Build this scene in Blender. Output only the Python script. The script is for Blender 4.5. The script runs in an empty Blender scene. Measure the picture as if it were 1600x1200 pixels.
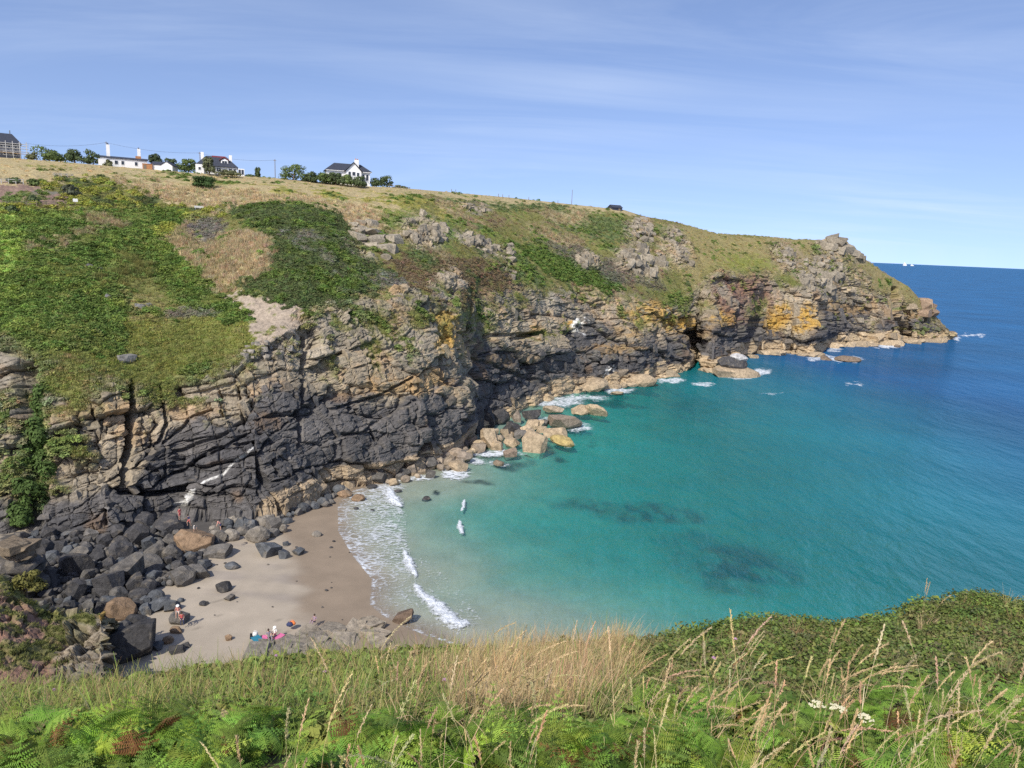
import bpy, bmesh, math, random
import numpy as np
from mathutils import Vector, Matrix, Euler

# ------------------------------------------------------------------ camera, sky, sun, exposure
SC = bpy.context.scene
H = 42.0            # eye height above the sea
F = 1150.0          # focal length in photograph pixels (1600 wide)
P = math.radians(10.57); R = math.radians(2.41)
cam_d = bpy.data.cameras.new('camera'); cam = bpy.data.objects.new('camera', cam_d)
SC.collection.objects.link(cam); SC.camera = cam
cam_d.sensor_width = 36.0; cam_d.lens = 36.0 * F / 1600.0
cam_d.clip_start = 0.1; cam_d.clip_end = 90000
cam.matrix_world = Matrix.Translation((0, 0, H)) @ Matrix.Rotation(math.pi / 2 - P, 4, 'X') @ Matrix.Rotation(R, 4, 'Z')

SUN_EL = math.radians(44)          # the sun stands behind the camera, to its left
sun_dir = Vector((math.sin(math.radians(-26)) * math.cos(SUN_EL), -math.cos(math.radians(-26)) * math.cos(SUN_EL), math.sin(SUN_EL)))
sd = bpy.data.lights.new('sun', 'SUN'); sd.energy = 3.8; sd.angle = math.radians(0.5); sd.color = (1.0, 0.955, 0.87)
so = bpy.data.objects.new('sun', sd); SC.collection.objects.link(so)
so.rotation_euler = sun_dir.to_track_quat('Z', 'Y').to_euler()

world = bpy.data.worlds.new('World'); SC.world = world; world.use_nodes = True
wn = world.node_tree; wn.nodes.clear()
W = lambda t, **k: (lambda n: ([setattr(n, a, b) for a, b in k.items()], n)[1])(wn.nodes.new(t))
w_out = W('ShaderNodeOutputWorld'); w_bg = W('ShaderNodeBackground'); w_bg.inputs[1].default_value = 0.15
w_sky = W('ShaderNodeTexSky', sky_type='NISHITA', sun_disc=False, sun_elevation=SUN_EL,
          sun_rotation=math.atan2(sun_dir.x, sun_dir.y), altitude=40, air_density=1.0, dust_density=1.2, ozone_density=2.2)
w_up = W('ShaderNodeVectorMath', operation='ADD'); w_up.inputs[1].default_value = (0, 0, 0.16)
w_tc = W('ShaderNodeTexCoord'); wn.links.new(w_tc.outputs['Generated'], w_up.inputs[0]); wn.links.new(w_up.outputs[0], w_sky.inputs['Vector']); w_sep = W('ShaderNodeSeparateXYZ')
wn.links.new(w_tc.outputs['Generated'], w_sep.inputs[0])
w_zc = W('ShaderNodeMath', operation='MAXIMUM'); w_zc.inputs[1].default_value = 0.02
wn.links.new(w_sep.outputs[2], w_zc.inputs[0])
w_za = W('ShaderNodeMath', operation='ADD'); w_za.inputs[1].default_value = 0.10; wn.links.new(w_zc.outputs[0], w_za.inputs[0])
w_dx = W('ShaderNodeMath', operation='DIVIDE'); w_dy = W('ShaderNodeMath', operation='DIVIDE')
wn.links.new(w_sep.outputs[0], w_dx.inputs[0]); wn.links.new(w_za.outputs[0], w_dx.inputs[1])
wn.links.new(w_sep.outputs[1], w_dy.inputs[0]); wn.links.new(w_za.outputs[0], w_dy.inputs[1])
w_cmb = W('ShaderNodeCombineXYZ'); wn.links.new(w_dx.outputs[0], w_cmb.inputs[0]); wn.links.new(w_dy.outputs[0], w_cmb.inputs[1])
w_map = W('ShaderNodeMapping'); wn.links.new(w_cmb.outputs[0], w_map.inputs[0])
w_map.inputs['Rotation'].default_value = (0, 0, math.radians(12)); w_map.inputs['Scale'].default_value = (0.22, 0.85, 1)
w_n = W('ShaderNodeTexNoise'); w_n.inputs['Scale'].default_value = 1.5; w_n.inputs['Detail'].default_value = 9; w_n.inputs['Roughness'].default_value = 0.62
w_n.inputs['Distortion'].default_value = 0.7
wn.links.new(w_map.outputs[0], w_n.inputs['Vector'])
w_n2 = W('ShaderNodeTexNoise'); w_n2.inputs['Scale'].default_value = 0.45; w_n2.inputs['Detail'].default_value = 3
wn.links.new(w_cmb.outputs[0], w_n2.inputs['Vector'])
w_r = W('ShaderNodeMapRange'); w_r.inputs[1].default_value = 0.42; w_r.inputs[2].default_value = 0.82; w_r.inputs[4].default_value = 0.47
wn.links.new(w_n.outputs[0], w_r.inputs[0])
w_r2 = W('ShaderNodeMapRange'); w_r2.inputs[1].default_value = 0.35; w_r2.inputs[2].default_value = 0.65; w_r2.inputs[3].default_value = 0.15
wn.links.new(w_n2.outputs[0], w_r2.inputs[0])
w_m = W('ShaderNodeMath', operation='MULTIPLY'); wn.links.new(w_r.outputs[0], w_m.inputs[0]); wn.links.new(w_r2.outputs[0], w_m.inputs[1])
w_tint = W('ShaderNodeMix', data_type='RGBA', blend_type='MULTIPLY'); w_tint.inputs[0].default_value = 1.0
wn.links.new(w_sky.outputs[0], w_tint.inputs[6]); w_tint.inputs[7].default_value = (1.06, 0.99, 1.06, 1)
w_mix = W('ShaderNodeMix', data_type='RGBA'); w_mix.inputs[7].default_value = (4.4, 5.0, 6.0, 1)
wn.links.new(w_m.outputs[0], w_mix.inputs[0]); wn.links.new(w_tint.outputs[2], w_mix.inputs[6])
wn.links.new(w_mix.outputs[2], w_bg.inputs[0]); wn.links.new(w_bg.outputs[0], w_out.inputs[0])

SC.view_settings.view_transform = 'Standard'; SC.view_settings.look = 'None'
SC.view_settings.exposure = 0.36; SC.view_settings.gamma = 1.0; SC.view_settings.use_curve_mapping = False
SC.render.engine = 'CYCLES'; SC.cycles.transparent_max_bounces = 12; SC.cycles.max_bounces = 5
SC.cycles.use_denoising = False; SC.cycles.sample_clamp_indirect = 4.0

rng = np.random.default_rng(7); random.seed(7)

# ------------------------------------------------------------------ projection helpers (photo pixel <-> place)
cR, sR, cP, sP = math.cos(R), math.sin(R), math.cos(P), math.sin(P)
def ray(px, py):
    u = (np.asarray(px, float) - 800) / F; v = (600 - np.asarray(py, float)) / F
    ul = u * cR - v * sR; vl = u * sR + v * cR
    return ul, cP + vl * sP, -sP + vl * cP
def atz(px, py, z=0.0):
    x, y, d = ray(px, py); t = (z - H) / d
    return x * t, y * t
def aty(px, py, Y):
    x, y, d = ray(px, py); t = Y / y
    return x * t, Y + 0 * t, H + d * t
def proj(X, Y, Z):
    z = Z - H
    f_ = Y * cP - z * sP; v = (Y * sP + z * cP) / f_; u = X / f_
    return 800 + F * (u * cR + v * sR), 600 - F * (-u * sR + v * cR)

# ------------------------------------------------------------------ noise
def _h(ix, iy, iz, s):
    n = (ix.astype(np.int64) * 374761393 + iy.astype(np.int64) * 668265263 + iz.astype(np.int64) * 2147483647 + s * 1274126177) & 0xffffffff
    n = ((n ^ (n >> 13)) * 1274126177) & 0xffffffff
    n = ((n ^ (n >> 16)) * 2246822519) & 0xffffffff
    return ((n ^ (n >> 15)) & 0xffffff) / float(0x1000000)
def vnoise(x, y, z, s=0):
    x = np.asarray(x, float); y = np.asarray(y, float) + 0 * x; z = np.asarray(z, float) + 0 * x
    ix, iy, iz = np.floor(x), np.floor(y), np.floor(z)
    fx, fy, fz = x - ix, y - iy, z - iz
    fx, fy, fz = [t * t * t * (t * (t * 6 - 15) + 10) for t in (fx, fy, fz)]
    r = 0
    for a in (0, 1):
        for b in (0, 1):
            for c in (0, 1):
                r = r + _h(ix + a, iy + b, iz + c, s) * (fx if a else 1 - fx) * (fy if b else 1 - fy) * (fz if c else 1 - fz)
    return r * 2 - 1
def fbm(x, y, z, s=0, o=4, rough=0.5):
    r, a, t = 0, 1.0, 0
    for i in range(o):
        r = r + a * vnoise(np.asarray(x) * 2 ** i + 17.3 * i, np.asarray(y) * 2 ** i - 9.1 * i, np.asarray(z) * 2 ** i + 3.7 * i, s + i); t += a; a *= rough
    return r / t
def voro(x, y, z, s=0):
    """nearest two seeds: F1, F2, three random numbers of the cell and the offset to its seed"""
    ix, iy, iz = np.floor(x), np.floor(y), np.floor(z)
    d1 = np.full(x.shape, 9.0); d2 = d1.copy()
    cid = [np.zeros(x.shape) for _ in range(3)]; off = [np.zeros(x.shape) for _ in range(3)]
    for a in (-1, 0, 1):
        for b in (-1, 0, 1):
            for c in (-1, 0, 1):
                jx, jy, jz = ix + a, iy + b, iz + c
                qx = x - (jx + _h(jx, jy, jz, s)); qy = y - (jy + _h(jx, jy, jz, s + 1)); qz = z - (jz + _h(jx, jy, jz, s + 2))
                d = 0.25 * np.sqrt(qx * qx + qy * qy + qz * qz) + 0.75 * np.maximum(np.maximum(np.abs(qx), np.abs(qy)), np.abs(qz))
                m = d < d1
                d2 = np.where(m, d1, np.minimum(d2, d)); d1 = np.where(m, d, d1)
                for k, val in enumerate((jx, jy, jz)): cid[k] = np.where(m, val, cid[k])
                for k, val in enumerate((qx, qy, qz)): off[k] = np.where(m, val, off[k])
    r = [_h(cid[0], cid[1], cid[2], s + 10 + k) for k in range(4)]
    return d1, d2, r, off
def smooth1(a, n): return np.convolve(np.pad(a, n, mode='edge'), np.ones(2 * n + 1) / (2 * n + 1), 'valid')
def sstep(a, b, x):
    t = np.clip((np.asarray(x, float) - a) / (b - a), 0, 1); return t * t * (3 - 2 * t)
def inpoly(px, py, poly):
    m = np.zeros(px.shape, bool); n = len(poly)
    for i in range(n):
        x0, y0 = poly[i]; x1, y1 = poly[(i + 1) % n]
        if y0 == y1: continue
        c = ((y0 > py) != (y1 > py)) & (px < (x1 - x0) * (py - y0) / (y1 - y0) + x0)
        m ^= c
    return m
def dpoly(px, py, pts):
    """distance to an open polyline, and where along it"""
    best = np.full(px.shape, 1e9)
    for (x0, y0), (x1, y1) in zip(pts[:-1], pts[1:]):
        dx, dy = x1 - x0, y1 - y0
        t = np.clip(((px - x0) * dx + (py - y0) * dy) / (dx * dx + dy * dy + 1e-9), 0, 1)
        best = np.minimum(best, np.hypot(px - x0 - t * dx, py - y0 - t * dy))
    return best

# ------------------------------------------------------------------ objects
COL = SC.collection
def tag(o, label=None, cat=None, group=None, kind=None):
    if label: o['label'] = label
    if cat: o['category'] = cat
    if group: o['group'] = group
    if kind: o['kind'] = kind
    return o
def link(name, me, mat=None, parent=None):
    o = bpy.data.objects.new(name, me); COL.objects.link(o)
    if mat is not None and me is not None and not me.materials: me.materials.append(mat)
    if parent is not None: o.parent = parent
    return o
def empty(name, loc, rz=0.0):
    o = bpy.data.objects.new(name, None); COL.objects.link(o); o.location = loc; o.rotation_euler = (0, 0, rz); o.empty_display_size = 0.2
    return o
def mesh_np(name, V, Fq, col=None, attrs=None, smooth=False):
    V = np.asarray(V, np.float32); Fq = np.asarray(Fq, np.int32); k = Fq.shape[1]
    me = bpy.data.meshes.new(name)
    me.vertices.add(len(V)); me.vertices.foreach_set('co', V.ravel())
    me.loops.add(Fq.size); me.loops.foreach_set('vertex_index', Fq.ravel())
    me.polygons.add(len(Fq)); me.polygons.foreach_set('loop_start', np.arange(0, Fq.size, k, dtype=np.int32))
    me.polygons.foreach_set('use_smooth', np.full(len(Fq), smooth, bool))
    if col is not None:
        a = me.attributes.new('Col', 'FLOAT_COLOR', 'POINT')
        c4 = np.ones((len(V), 4), np.float32); c4[:, :3] = col; a.data.foreach_set('color', c4.ravel())
    for n, val in (attrs or {}).items():
        a = me.attributes.new(n, 'FLOAT', 'POINT'); a.data.foreach_set('value', np.asarray(val, np.float32).ravel())
    me.update(calc_edges=True)
    return me
def gridfaces(nr, nc):
    i = np.arange(nr * nc).reshape(nr, nc)
    return np.stack([i[:-1, :-1], i[:-1, 1:], i[1:, 1:], i[1:, :-1]], -1).reshape(-1, 4)

class MB:
    """collects boxes, prisms and tubes into one mesh"""
    def __init__(s): s.v = []; s.f = []
    def add(s, v, f):
        b = len(s.v); s.v += [tuple(p) for p in v]; s.f += [tuple(i + b for i in q) for q in f]; return s
    def box(s, x0, x1, y0, y1, z0, z1):
        return s.add([(x, y, z) for z in (z0, z1) for y in (y0, y1) for x in (x0, x1)],
                     [(0, 2, 3, 1), (4, 5, 7, 6), (0, 1, 5, 4), (2, 6, 7, 3), (0, 4, 6, 2), (1, 3, 7, 5)])
    def bar(s, a, b, r, r2=None, n=6):
        a = Vector(a); b = Vector(b); r2 = r if r2 is None else r2
        d = (b - a).normalized(); u = d.orthogonal().normalized(); w = d.cross(u)
        v = [a + (u * math.cos(t) + w * math.sin(t)) * r for t in [2 * math.pi * i / n for i in range(n)]]
        v += [b + (u * math.cos(t) + w * math.sin(t)) * r2 for t in [2 * math.pi * i / n for i in range(n)]]
        return s.add(v, [(i, (i + 1) % n, n + (i + 1) % n, n + i) for i in range(n)] + [tuple(range(n))[::-1], tuple(range(n, 2 * n))])
    def build(s, name, mat, parent=None):
        me = bpy.data.meshes.new(name); me.from_pydata([tuple(p) for p in s.v], [], s.f); me.update()
        return link(name, me, mat, parent)

# ------------------------------------------------------------------ materials
def nt(name):
    m = bpy.data.materials.new(name); m.use_nodes = True; t = m.node_tree; t.nodes.clear()
    def N(ty, **k):
        n = t.nodes.new(ty)
        for a, b in k.items(): setattr(n, a, b)
        return n
    return m, t, N, t.links.new
def mat_surface(name, src='attr', rough=0.9, nscale=3.0, namp=0.35, bump=0.0, bscale=6.0, bdist=0.1, spec=0.2, coords='Object', hue=None, trans=0.0):
    """src: 'attr' vertex colour, 'inst' colour of the scattered point, 'obj' object colour, or an rgb tuple"""
    m, t, N, L = nt(name)
    out = N('ShaderNodeOutputMaterial'); b = N('ShaderNodeBsdfPrincipled'); L(b.outputs[0], out.inputs[0])
    b.inputs['Roughness'].default_value = rough; b.inputs['Specular IOR Level'].default_value = spec
    if src == 'attr': c = N('ShaderNodeAttribute', attribute_name='Col').outputs[0]
    elif src == 'inst': c = N('ShaderNodeAttribute', attribute_name='Col', attribute_type='INSTANCER').outputs[0]
    elif src == 'obj': c = N('ShaderNodeObjectInfo').outputs['Color']
    else:
        n = N('ShaderNodeRGB'); n.outputs[0].default_value = (*src, 1); c = n.outputs[0]
    geo = N('ShaderNodeNewGeometry') if coords == 'World' else N('ShaderNodeTexCoord')
    co = geo.outputs['Position'] if coords == 'World' else geo.outputs['Object']
    if namp > 0:
        n = N('ShaderNodeTexNoise'); n.inputs['Scale'].default_value = nscale; n.inputs['Detail'].default_value = 6; n.inputs['Roughness'].default_value = 0.65
        L(co, n.inputs['Vector'])
        r = N('ShaderNodeMapRange'); r.inputs[1].default_value = 0.28; r.inputs[2].default_value = 0.72
        r.inputs[3].default_value = 1 - namp; r.inputs[4].default_value = 1 + namp; L(n.outputs[0], r.inputs[0])
        mx = N('ShaderNodeMix', data_type='RGBA', blend_type='MULTIPLY'); mx.inputs[0].default_value = 1
        L(c, mx.inputs[6]); L(r.outputs[0], mx.inputs[7]); c = mx.outputs[2]
    if hue:
        n = N('ShaderNodeTexNoise'); n.inputs['Scale'].default_value = hue[1]; n.inputs['Detail'].default_value = 4; L(co, n.inputs['Vector'])
        r = N('ShaderNodeMapRange'); r.inputs[1].default_value = hue[2]; r.inputs[2].default_value = hue[2] + 0.12; r.inputs[4].default_value = hue[3]; L(n.outputs[0], r.inputs[0])
        mx = N('ShaderNodeMix', data_type='RGBA'); L(r.outputs[0], mx.inputs[0]); L(c, mx.inputs[6]); mx.inputs[7].default_value = (*hue[0], 1); c = mx.outputs[2]
    L(c, b.inputs['Base Color'])
    if bump > 0:
        n = N('ShaderNodeTexNoise'); n.inputs['Scale'].default_value = bscale; n.inputs['Detail'].default_value = 7; n.inputs['Roughness'].default_value = 0.7; L(co, n.inputs['Vector'])
        bp = N('ShaderNodeBump'); bp.inputs['Strength'].default_value = bump; bp.inputs['Distance'].default_value = bdist
        L(n.outputs[0], bp.inputs['Height']); L(bp.outputs[0], b.inputs['Normal'])
    if trans > 0:
        tr = N('ShaderNodeBsdfTranslucent'); L(c, tr.inputs[0]); ms = N('ShaderNodeMixShader'); ms.inputs[0].default_value = trans
        L(b.outputs[0], ms.inputs[1]); L(tr.outputs[0], ms.inputs[2]); L(ms.outputs[0], out.inputs[0])
    return m
M_terrain = mat_surface('terrain', 'attr', 0.92, 1.6, 0.42, 0.8, 2.2, 0.22, coords='World')
M_rock = mat_surface('rock', 'obj', 0.9, 1.3, 0.50, 0.9, 2.6, 0.25, coords='World', hue=((.30, .25, .18), .9, .56, .35))
M_clump = mat_surface('clump', 'inst', 0.85, 1.0, 0.0, trans=0.25)
M_sand = mat_surface('sand', 'attr', 0.85, 0.25, 0.10, 0.25, 1.5, 0.05, coords='World')
M_foam = mat_surface('foam', (0.82, 0.84, 0.85), 0.7, 3.0, 0.12, 0.6, 4.0, 0.15, coords='World')
M_white = mat_surface('white_render', (0.78, 0.77, 0.74), 0.8, 0.6, 0.05)
M_slate = mat_surface('slate', (0.045, 0.050, 0.065), 0.6, 2.0, 0.25)
M_dark = mat_surface('dark_glass', (0.03, 0.035, 0.045), 0.25, 1, 0, spec=0.5)
M_wood = mat_surface('weathered_wood', (0.20, 0.16, 0.12), 0.9, 4, 0.3)
M_grey = mat_surface('grey_render', (0.17, 0.18, 0.205), 0.9, 1.5, 0.2)
M_orange = mat_surface('orange_boards', (0.42, 0.20, 0.09), 0.85, 2, 0.2)
M_red = mat_surface('maroon_paint', (0.22, 0.05, 0.06), 0.7, 2, 0.2)
M_metal = mat_surface('scaffold_metal', (0.50, 0.49, 0.46), 0.5, 2, 0.1)
M_plank = mat_surface('scaffold_plank', (0.55, 0.38, 0.20), 0.85, 2, 0.2)
M_trunk = mat_surface('bark', (0.16, 0.12, 0.09), 0.95, 6, 0.3)
M_leaf = mat_surface('leaves', 'obj', 0.8, 0.5, 0.35, trans=0.25)
M_wire = mat_surface('wire', (0.06, 0.06, 0.07), 0.7, 1, 0)
M_terra = mat_surface('terracotta', (0.45, 0.17, 0.09), 0.8, 1, 0.1)

# ------------------------------------------------------------------ the beach and sea bed
SHORE_PX = [(640, 738), (600, 752), (548, 768), (527, 788), (528, 830), (550, 868), (580, 905), (577, 945), (600, 965), (640, 985), (720, 1012)]
SHORE = [tuple(float(c) for c in atz(x, y, 0)) for x, y in SHORE_PX]
SHORE = [(40.0, 300.0), (0.0, 235.0), (-14.0, 175.0), (-20.0, 142.0)] + SHORE + [(4.0, 66.0), (16.0, 40.0)]
def shore_sd(X, Y):
    d = dpoly(X, Y, SHORE)
    poly = SHORE + [(90000, -2e5), (90000, 4e5), (-9e5, 4e5), (100, 400)]
    return np.where(inpoly(X, Y, poly), d, -d)
def bed_z(X, Y):
    X = np.asarray(X, float); Y = np.asarray(Y, float)
    d = shore_sd(X, Y)
    dep = np.where(d > 0, 0.028 * d + 0.045 * np.maximum(d - 14, 0) + 7 * sstep(170, 330, Y) * sstep(20, 60, d) + 6 * sstep(25, 150, X), 0)
    up = 0.05 * np.maximum(-d, 0); up = 2.4 * (1 - np.exp(-up / 2.4))
    up = up + 1.4 * sstep(-38, -62, X) * sstep(0, 10, -d)
    return up - np.minimum(dep, 24) + 0.10 * fbm(X / 9, Y / 9, 0 * X, 5, 3) * sstep(0, 8, np.abs(d))
REEFS = [(980, 780, 120, 16, 1), (1060, 785, 60, 10, 1), (1150, 860, 110, 40, 1), (1090, 825, 60, 22, .5), (1130, 905, 70, 18, .6), (1100, 615, 55, 22, 1),
         (1000, 625, 18, 5, 1), (960, 622, 40, 7, .9), (845, 700, 35, 12, .9), (790, 722, 50, 9, .8), (1185, 590, 60, 16, .8), (1330, 570, 140, 16, .9), (1250, 575, 60, 14, .9),
         (935, 685, 8, 3, .9), (880, 712, 14, 5, .9), (668, 780, 7, 4, 1), (910, 620, 60, 10, .7), (640, 752, 6, 3, 1), (740, 757, 24, 5, .8), (1040, 660, 40, 14, .25), (1230, 780, 70, 20, .35)]
def reef_mask(X, Y):
    px, py = proj(X, Y, -0.5 + 0 * X)
    wx = px + 26 * fbm(X / 6, Y / 10, 0 * X, 21, 4); wy = py + 12 * fbm(X / 6, Y / 10, 0 * X, 31, 4)
    m = 0 * X
    for cx, cy, rx, ry, s in REEFS:
        q = np.hypot((wx - cx) / rx, (wy - cy) / ry); m = np.maximum(m, s * sstep(1.25, 0.55, q))
    tex = sstep(-0.35, 0.25, fbm(X / 2.2, Y / 5.0, 0 * X, 41, 4, 0.65))
    return m * (0.35 + 0.65 * tex)
def build_beach():
    xs = np.concatenate([np.arange(-95, 60, 0.55), np.arange(60, 330, 2.2)])
    ys = np.concatenate([np.arange(40, 200, 0.6), np.arange(200, 470, 2.2)])
    X, Y = np.meshgrid(xs, ys); X = X.ravel(); Y = Y.ravel()
    Z = bed_z(X, Y); d = shore_sd(X, Y)
    n = fbm(X / 5, Y / 5, 0 * X, 3, 4); n2 = fbm(X / 1.2, Y / 1.2, 0 * X, 8, 3); st = fbm(X / 14, Y / 2.5, 0 * X, 13, 4)
    dry = np.array((0.365, 0.308, 0.235)); damp = np.array((0.245, 0.19, 0.135)); mid = np.array((0.30, 0.255, 0.205))
    w = sstep(-9.5, -6.5, d + 2.2 * n + 1.5 * st)[:, None]
    g = sstep(0.0, 0.4, st + 0.3 * n)[:, None]
    c = (dry * (1 - g) + mid * g) * (1 - w) + damp * w
    c = c * (1 + 0.10 * n[:, None] + 0.06 * n2[:, None])
    under = sstep(-0.5, 4, d)[:, None]
    c = c * (1 - under) + np.array((0.35, 0.315, 0.235)) * (1 + 0.18 * n[:, None]) * under
    k = reef_mask(X, Y)[:, None]
    c = c * (1 - k) + np.array((0.020, 0.022, 0.020)) * k
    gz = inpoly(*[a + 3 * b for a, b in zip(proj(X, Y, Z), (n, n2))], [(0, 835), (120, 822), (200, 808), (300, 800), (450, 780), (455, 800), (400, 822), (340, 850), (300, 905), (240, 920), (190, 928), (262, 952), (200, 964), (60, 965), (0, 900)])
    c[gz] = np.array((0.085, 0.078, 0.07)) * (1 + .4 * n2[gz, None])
    # faint lines of washed-up weed
    wl = (np.abs(fbm(X / 7, Y / 7, 0 * X, 61, 3)) < 0.035) & (n2 > 0.12) & (d < -8)
    c[wl] *= 0.7
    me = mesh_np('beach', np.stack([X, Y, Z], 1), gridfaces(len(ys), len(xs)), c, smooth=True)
    tag(link('beach', me, M_sand), 'pale sandy beach with darker damp sand running under the sea', 'beach', kind='structure')
build_beach()
def ground_at(px, py, it=6):
    z = 1.0
    for _ in range(it):
        x, y = atz(px, py, z); z = float(bed_z(np.array([x]), np.array([y]))[0]); z = max(z, -0.4)
    return float(x), float(y), z

# ------------------------------------------------------------------ the sea
def build_sea():
    az = np.radians(np.concatenate([np.linspace(-75, -34, 40), np.linspace(-33.8, 42, 620), np.linspace(43, 80, 30)]))
    dep = np.concatenate([np.linspace(48, 30, 40), np.linspace(29.9, 0.4, 430), np.array([0.3, 0.22, 0.15, 0.1, 0.06])])
    r = H / np.tan(np.radians(dep))
    A, Rr = np.meshgrid(az, r); X = (Rr * np.sin(A)).ravel(); Y = (Rr * np.cos(A)).ravel()
    d = shore_sd(X, Y)
    depth = np.clip(-bed_z(X, Y), 0.0, 30)
    depth = np.where(d > 260, 30, depth)
    px, py = proj(X, Y, 0 * X)
    n = fbm(X / 3, Y / 3, 0 * X, 71, 4, 0.6)
    foam = np.zeros(X.shape)
    wx = px + 8 * n; wy = py + 5 * fbm(X / 3, Y / 3, 0 * X, 75, 3)
    for cx, cy, rx, ry, s in [(872, 630, 48, 7, .9), (900, 622, 60, 6, .9), (965, 610, 30, 6, .95), (1048, 594, 26, 5, .95), (1098, 599, 20, 4, .9), (770, 708, 55, 7, .95), (712, 738, 26, 13, 1.0),
                           (655, 746, 26, 6, .9), (620, 750, 20, 5, .8), (1318, 561, 34, 5, 1), (1285, 558, 20, 4, .9), (1388, 541, 26, 4, 1), (1304, 546, 13, 4, .9), (1520, 524, 24, 3, .95), (1494, 529, 8, 5, 1),
                           (1190, 581, 16, 6, .95), (1150, 590, 34, 4, .8), (1335, 600, 14, 2, .8), (905, 668, 25, 7, .85), (885, 695, 16, 5, .85), (845, 655, 20, 8, .7), (775, 725, 24, 5, .7), (600, 762, 40, 12, .75),
                           (740, 722, 24, 6, .8), (1205, 615, 30, 2, .6), (1280, 560, 25, 4, .85), (930, 645, 26, 4, .6), (1240, 553, 12, 3, .6)]:
        foam = np.maximum(foam, s * sstep(1.35, 0.45, np.hypot((wx - cx) / rx, (wy - cy) / ry)))
    lace = inpoly(wx, wy, [(548, 762), (610, 760), (632, 800), (640, 868), (655, 915), (700, 975), (640, 985), (600, 962), (577, 945), (580, 905), (548, 868), (524, 830), (522, 788)])
    ml = np.where(lace, 0.58 + 0.26 * n - 0.25 * sstep(880, 960, py), 0)
    foam = np.maximum(foam, np.clip(ml, 0, 1))
    edge = np.exp(-((d - 0.35) / 0.42) ** 2) * (px < 720) * (py > 760); foam = np.maximum(foam, edge * (0.62 + 0.5 * n))
    trail = inpoly(wx, wy, [(640, 868), (655, 870), (700, 900), (760, 970), (735, 985), (700, 975), (655, 915)])
    foam = np.maximum(foam, np.where(trail, 0.34 + 0.2 * n, 0))
    me = mesh_np('sea', np.stack([X, Y, 0 * X], 1), gridfaces(len(dep), len(az))[:, ::-1], None, {'depth': depth, 'foam': foam}, smooth=True)
    m, t, N, L = nt('sea_water')
    out = N('ShaderNodeOutputMaterial'); geo = N('ShaderNodeNewGeometry')
    ad = N('ShaderNodeAttribute', attribute_name='depth'); af = N('ShaderNodeAttribute', attribute_name='foam')
    def M(op, a, b=None):
        n = N('ShaderNodeMath', operation=op)
        for i, v in enumerate((a, b)):
            if v is None: continue
            if isinstance(v, (int, float)): n.inputs[i].default_value = v
            else: L(v, n.inputs[i])
        return n.outputs[0]
    dd = ad.outputs['Fac']
    def ex(k): return M('POWER', math.e, M('MULTIPLY', dd, -k))
    cmb = N('ShaderNodeCombineXYZ'); L(ex(0.75), cmb.inputs[0]); L(ex(0.075), cmb.inputs[1]); L(ex(0.070), cmb.inputs[2])
    tr = N('ShaderNodeBsdfTransparent'); L(cmb.outputs[0], tr.inputs[0])
    # colour scattered back by the water body, greener over shallows, blue where deep
    rmp = N('ShaderNodeMapRange'); rmp.inputs[1].default_value = 3; rmp.inputs[2].default_value = 17; L(dd, rmp.inputs[0])
    sc = N('ShaderNodeMix', data_type='RGBA'); L(rmp.outputs[0], sc.inputs[0]); sc.inputs[6].default_value = (0.008, 0.205, 0.205, 1); sc.inputs[7].default_value = (0.005, 0.072, 0.180, 1)
    big = N('ShaderNodeTexNoise'); big.inputs['Scale'].default_value = 0.018; big.inputs['Detail'].default_value = 5; L(geo.outputs['Position'], big.inputs['Vector'])
    br = N('ShaderNodeMapRange'); br.inputs[1].default_value = .3; br.inputs[2].default_value = .7; br.inputs[3].default_value = .78; br.inputs[4].default_value = 1.22; L(big.outputs[0], br.inputs[0])
    sc2 = N('ShaderNodeMix', data_type='RGBA', blend_type='MULTIPLY'); sc2.inputs[0].default_value = 1; L(sc.outputs[2], sc2.inputs[6]); L(br.outputs[0], sc2.inputs[7])
    # ripples
    mp = N('ShaderNodeMapping'); mp.inputs['Rotation'].default_value = (0, 0, math.radians(20)); mp.inputs['Scale'].default_value = (1.0, 0.45, 1); L(geo.outputs['Position'], mp.inputs[0])
    n1 = N('ShaderNodeTexNoise'); n1.inputs['Scale'].default_value = 0.42; n1.inputs['Detail'].default_value = 6; n1.inputs['Roughness'].default_value = .62; L(mp.outputs[0], n1.inputs['Vector'])
    n2 = N('ShaderNodeTexNoise'); n2.inputs['Scale'].default_value = 0.10; n2.inputs['Detail'].default_value = 4; L(mp.outputs[0], n2.inputs['Vector'])
    hh = M('ADD', n1.outputs[0], M('MULTIPLY', n2.outputs[0], 2.2))
    bp = N('ShaderNodeBump'); bp.inputs['Strength'].default_value = 1.0; bp.inputs['Distance'].default_value = 2.0; L(hh, bp.inputs['Height'])
    df = N('ShaderNodeBsdfDiffuse'); L(sc2.outputs[2], df.inputs[0]); L(bp.outputs[0], df.inputs[1])
    fac = M('SUBTRACT', 1.0, ex(0.155))
    ms = N('ShaderNodeMixShader'); L(fac, ms.inputs[0]); L(tr.outputs[0], ms.inputs[1]); L(df.outputs[0], ms.inputs[2])
    gl = N('ShaderNodeBsdfGlossy'); gl.inputs['Roughness'].default_value = 0.08; gl.inputs[0].default_value = (0.9, 0.95, 1, 1); L(bp.outputs[0], gl.inputs['Normal'])
    fr = N('ShaderNodeFresnel'); fr.inputs[0].default_value = 1.33; L(bp.outputs[0], fr.inputs['Normal'])
    ms2 = N('ShaderNodeMixShader'); L(M('MINIMUM', M('MULTIPLY', fr.outputs[0], 0.42), 0.17), ms2.inputs[0]); L(ms.outputs[0], ms2.inputs[1]); L(gl.outputs[0], ms2.inputs[2])
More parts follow.
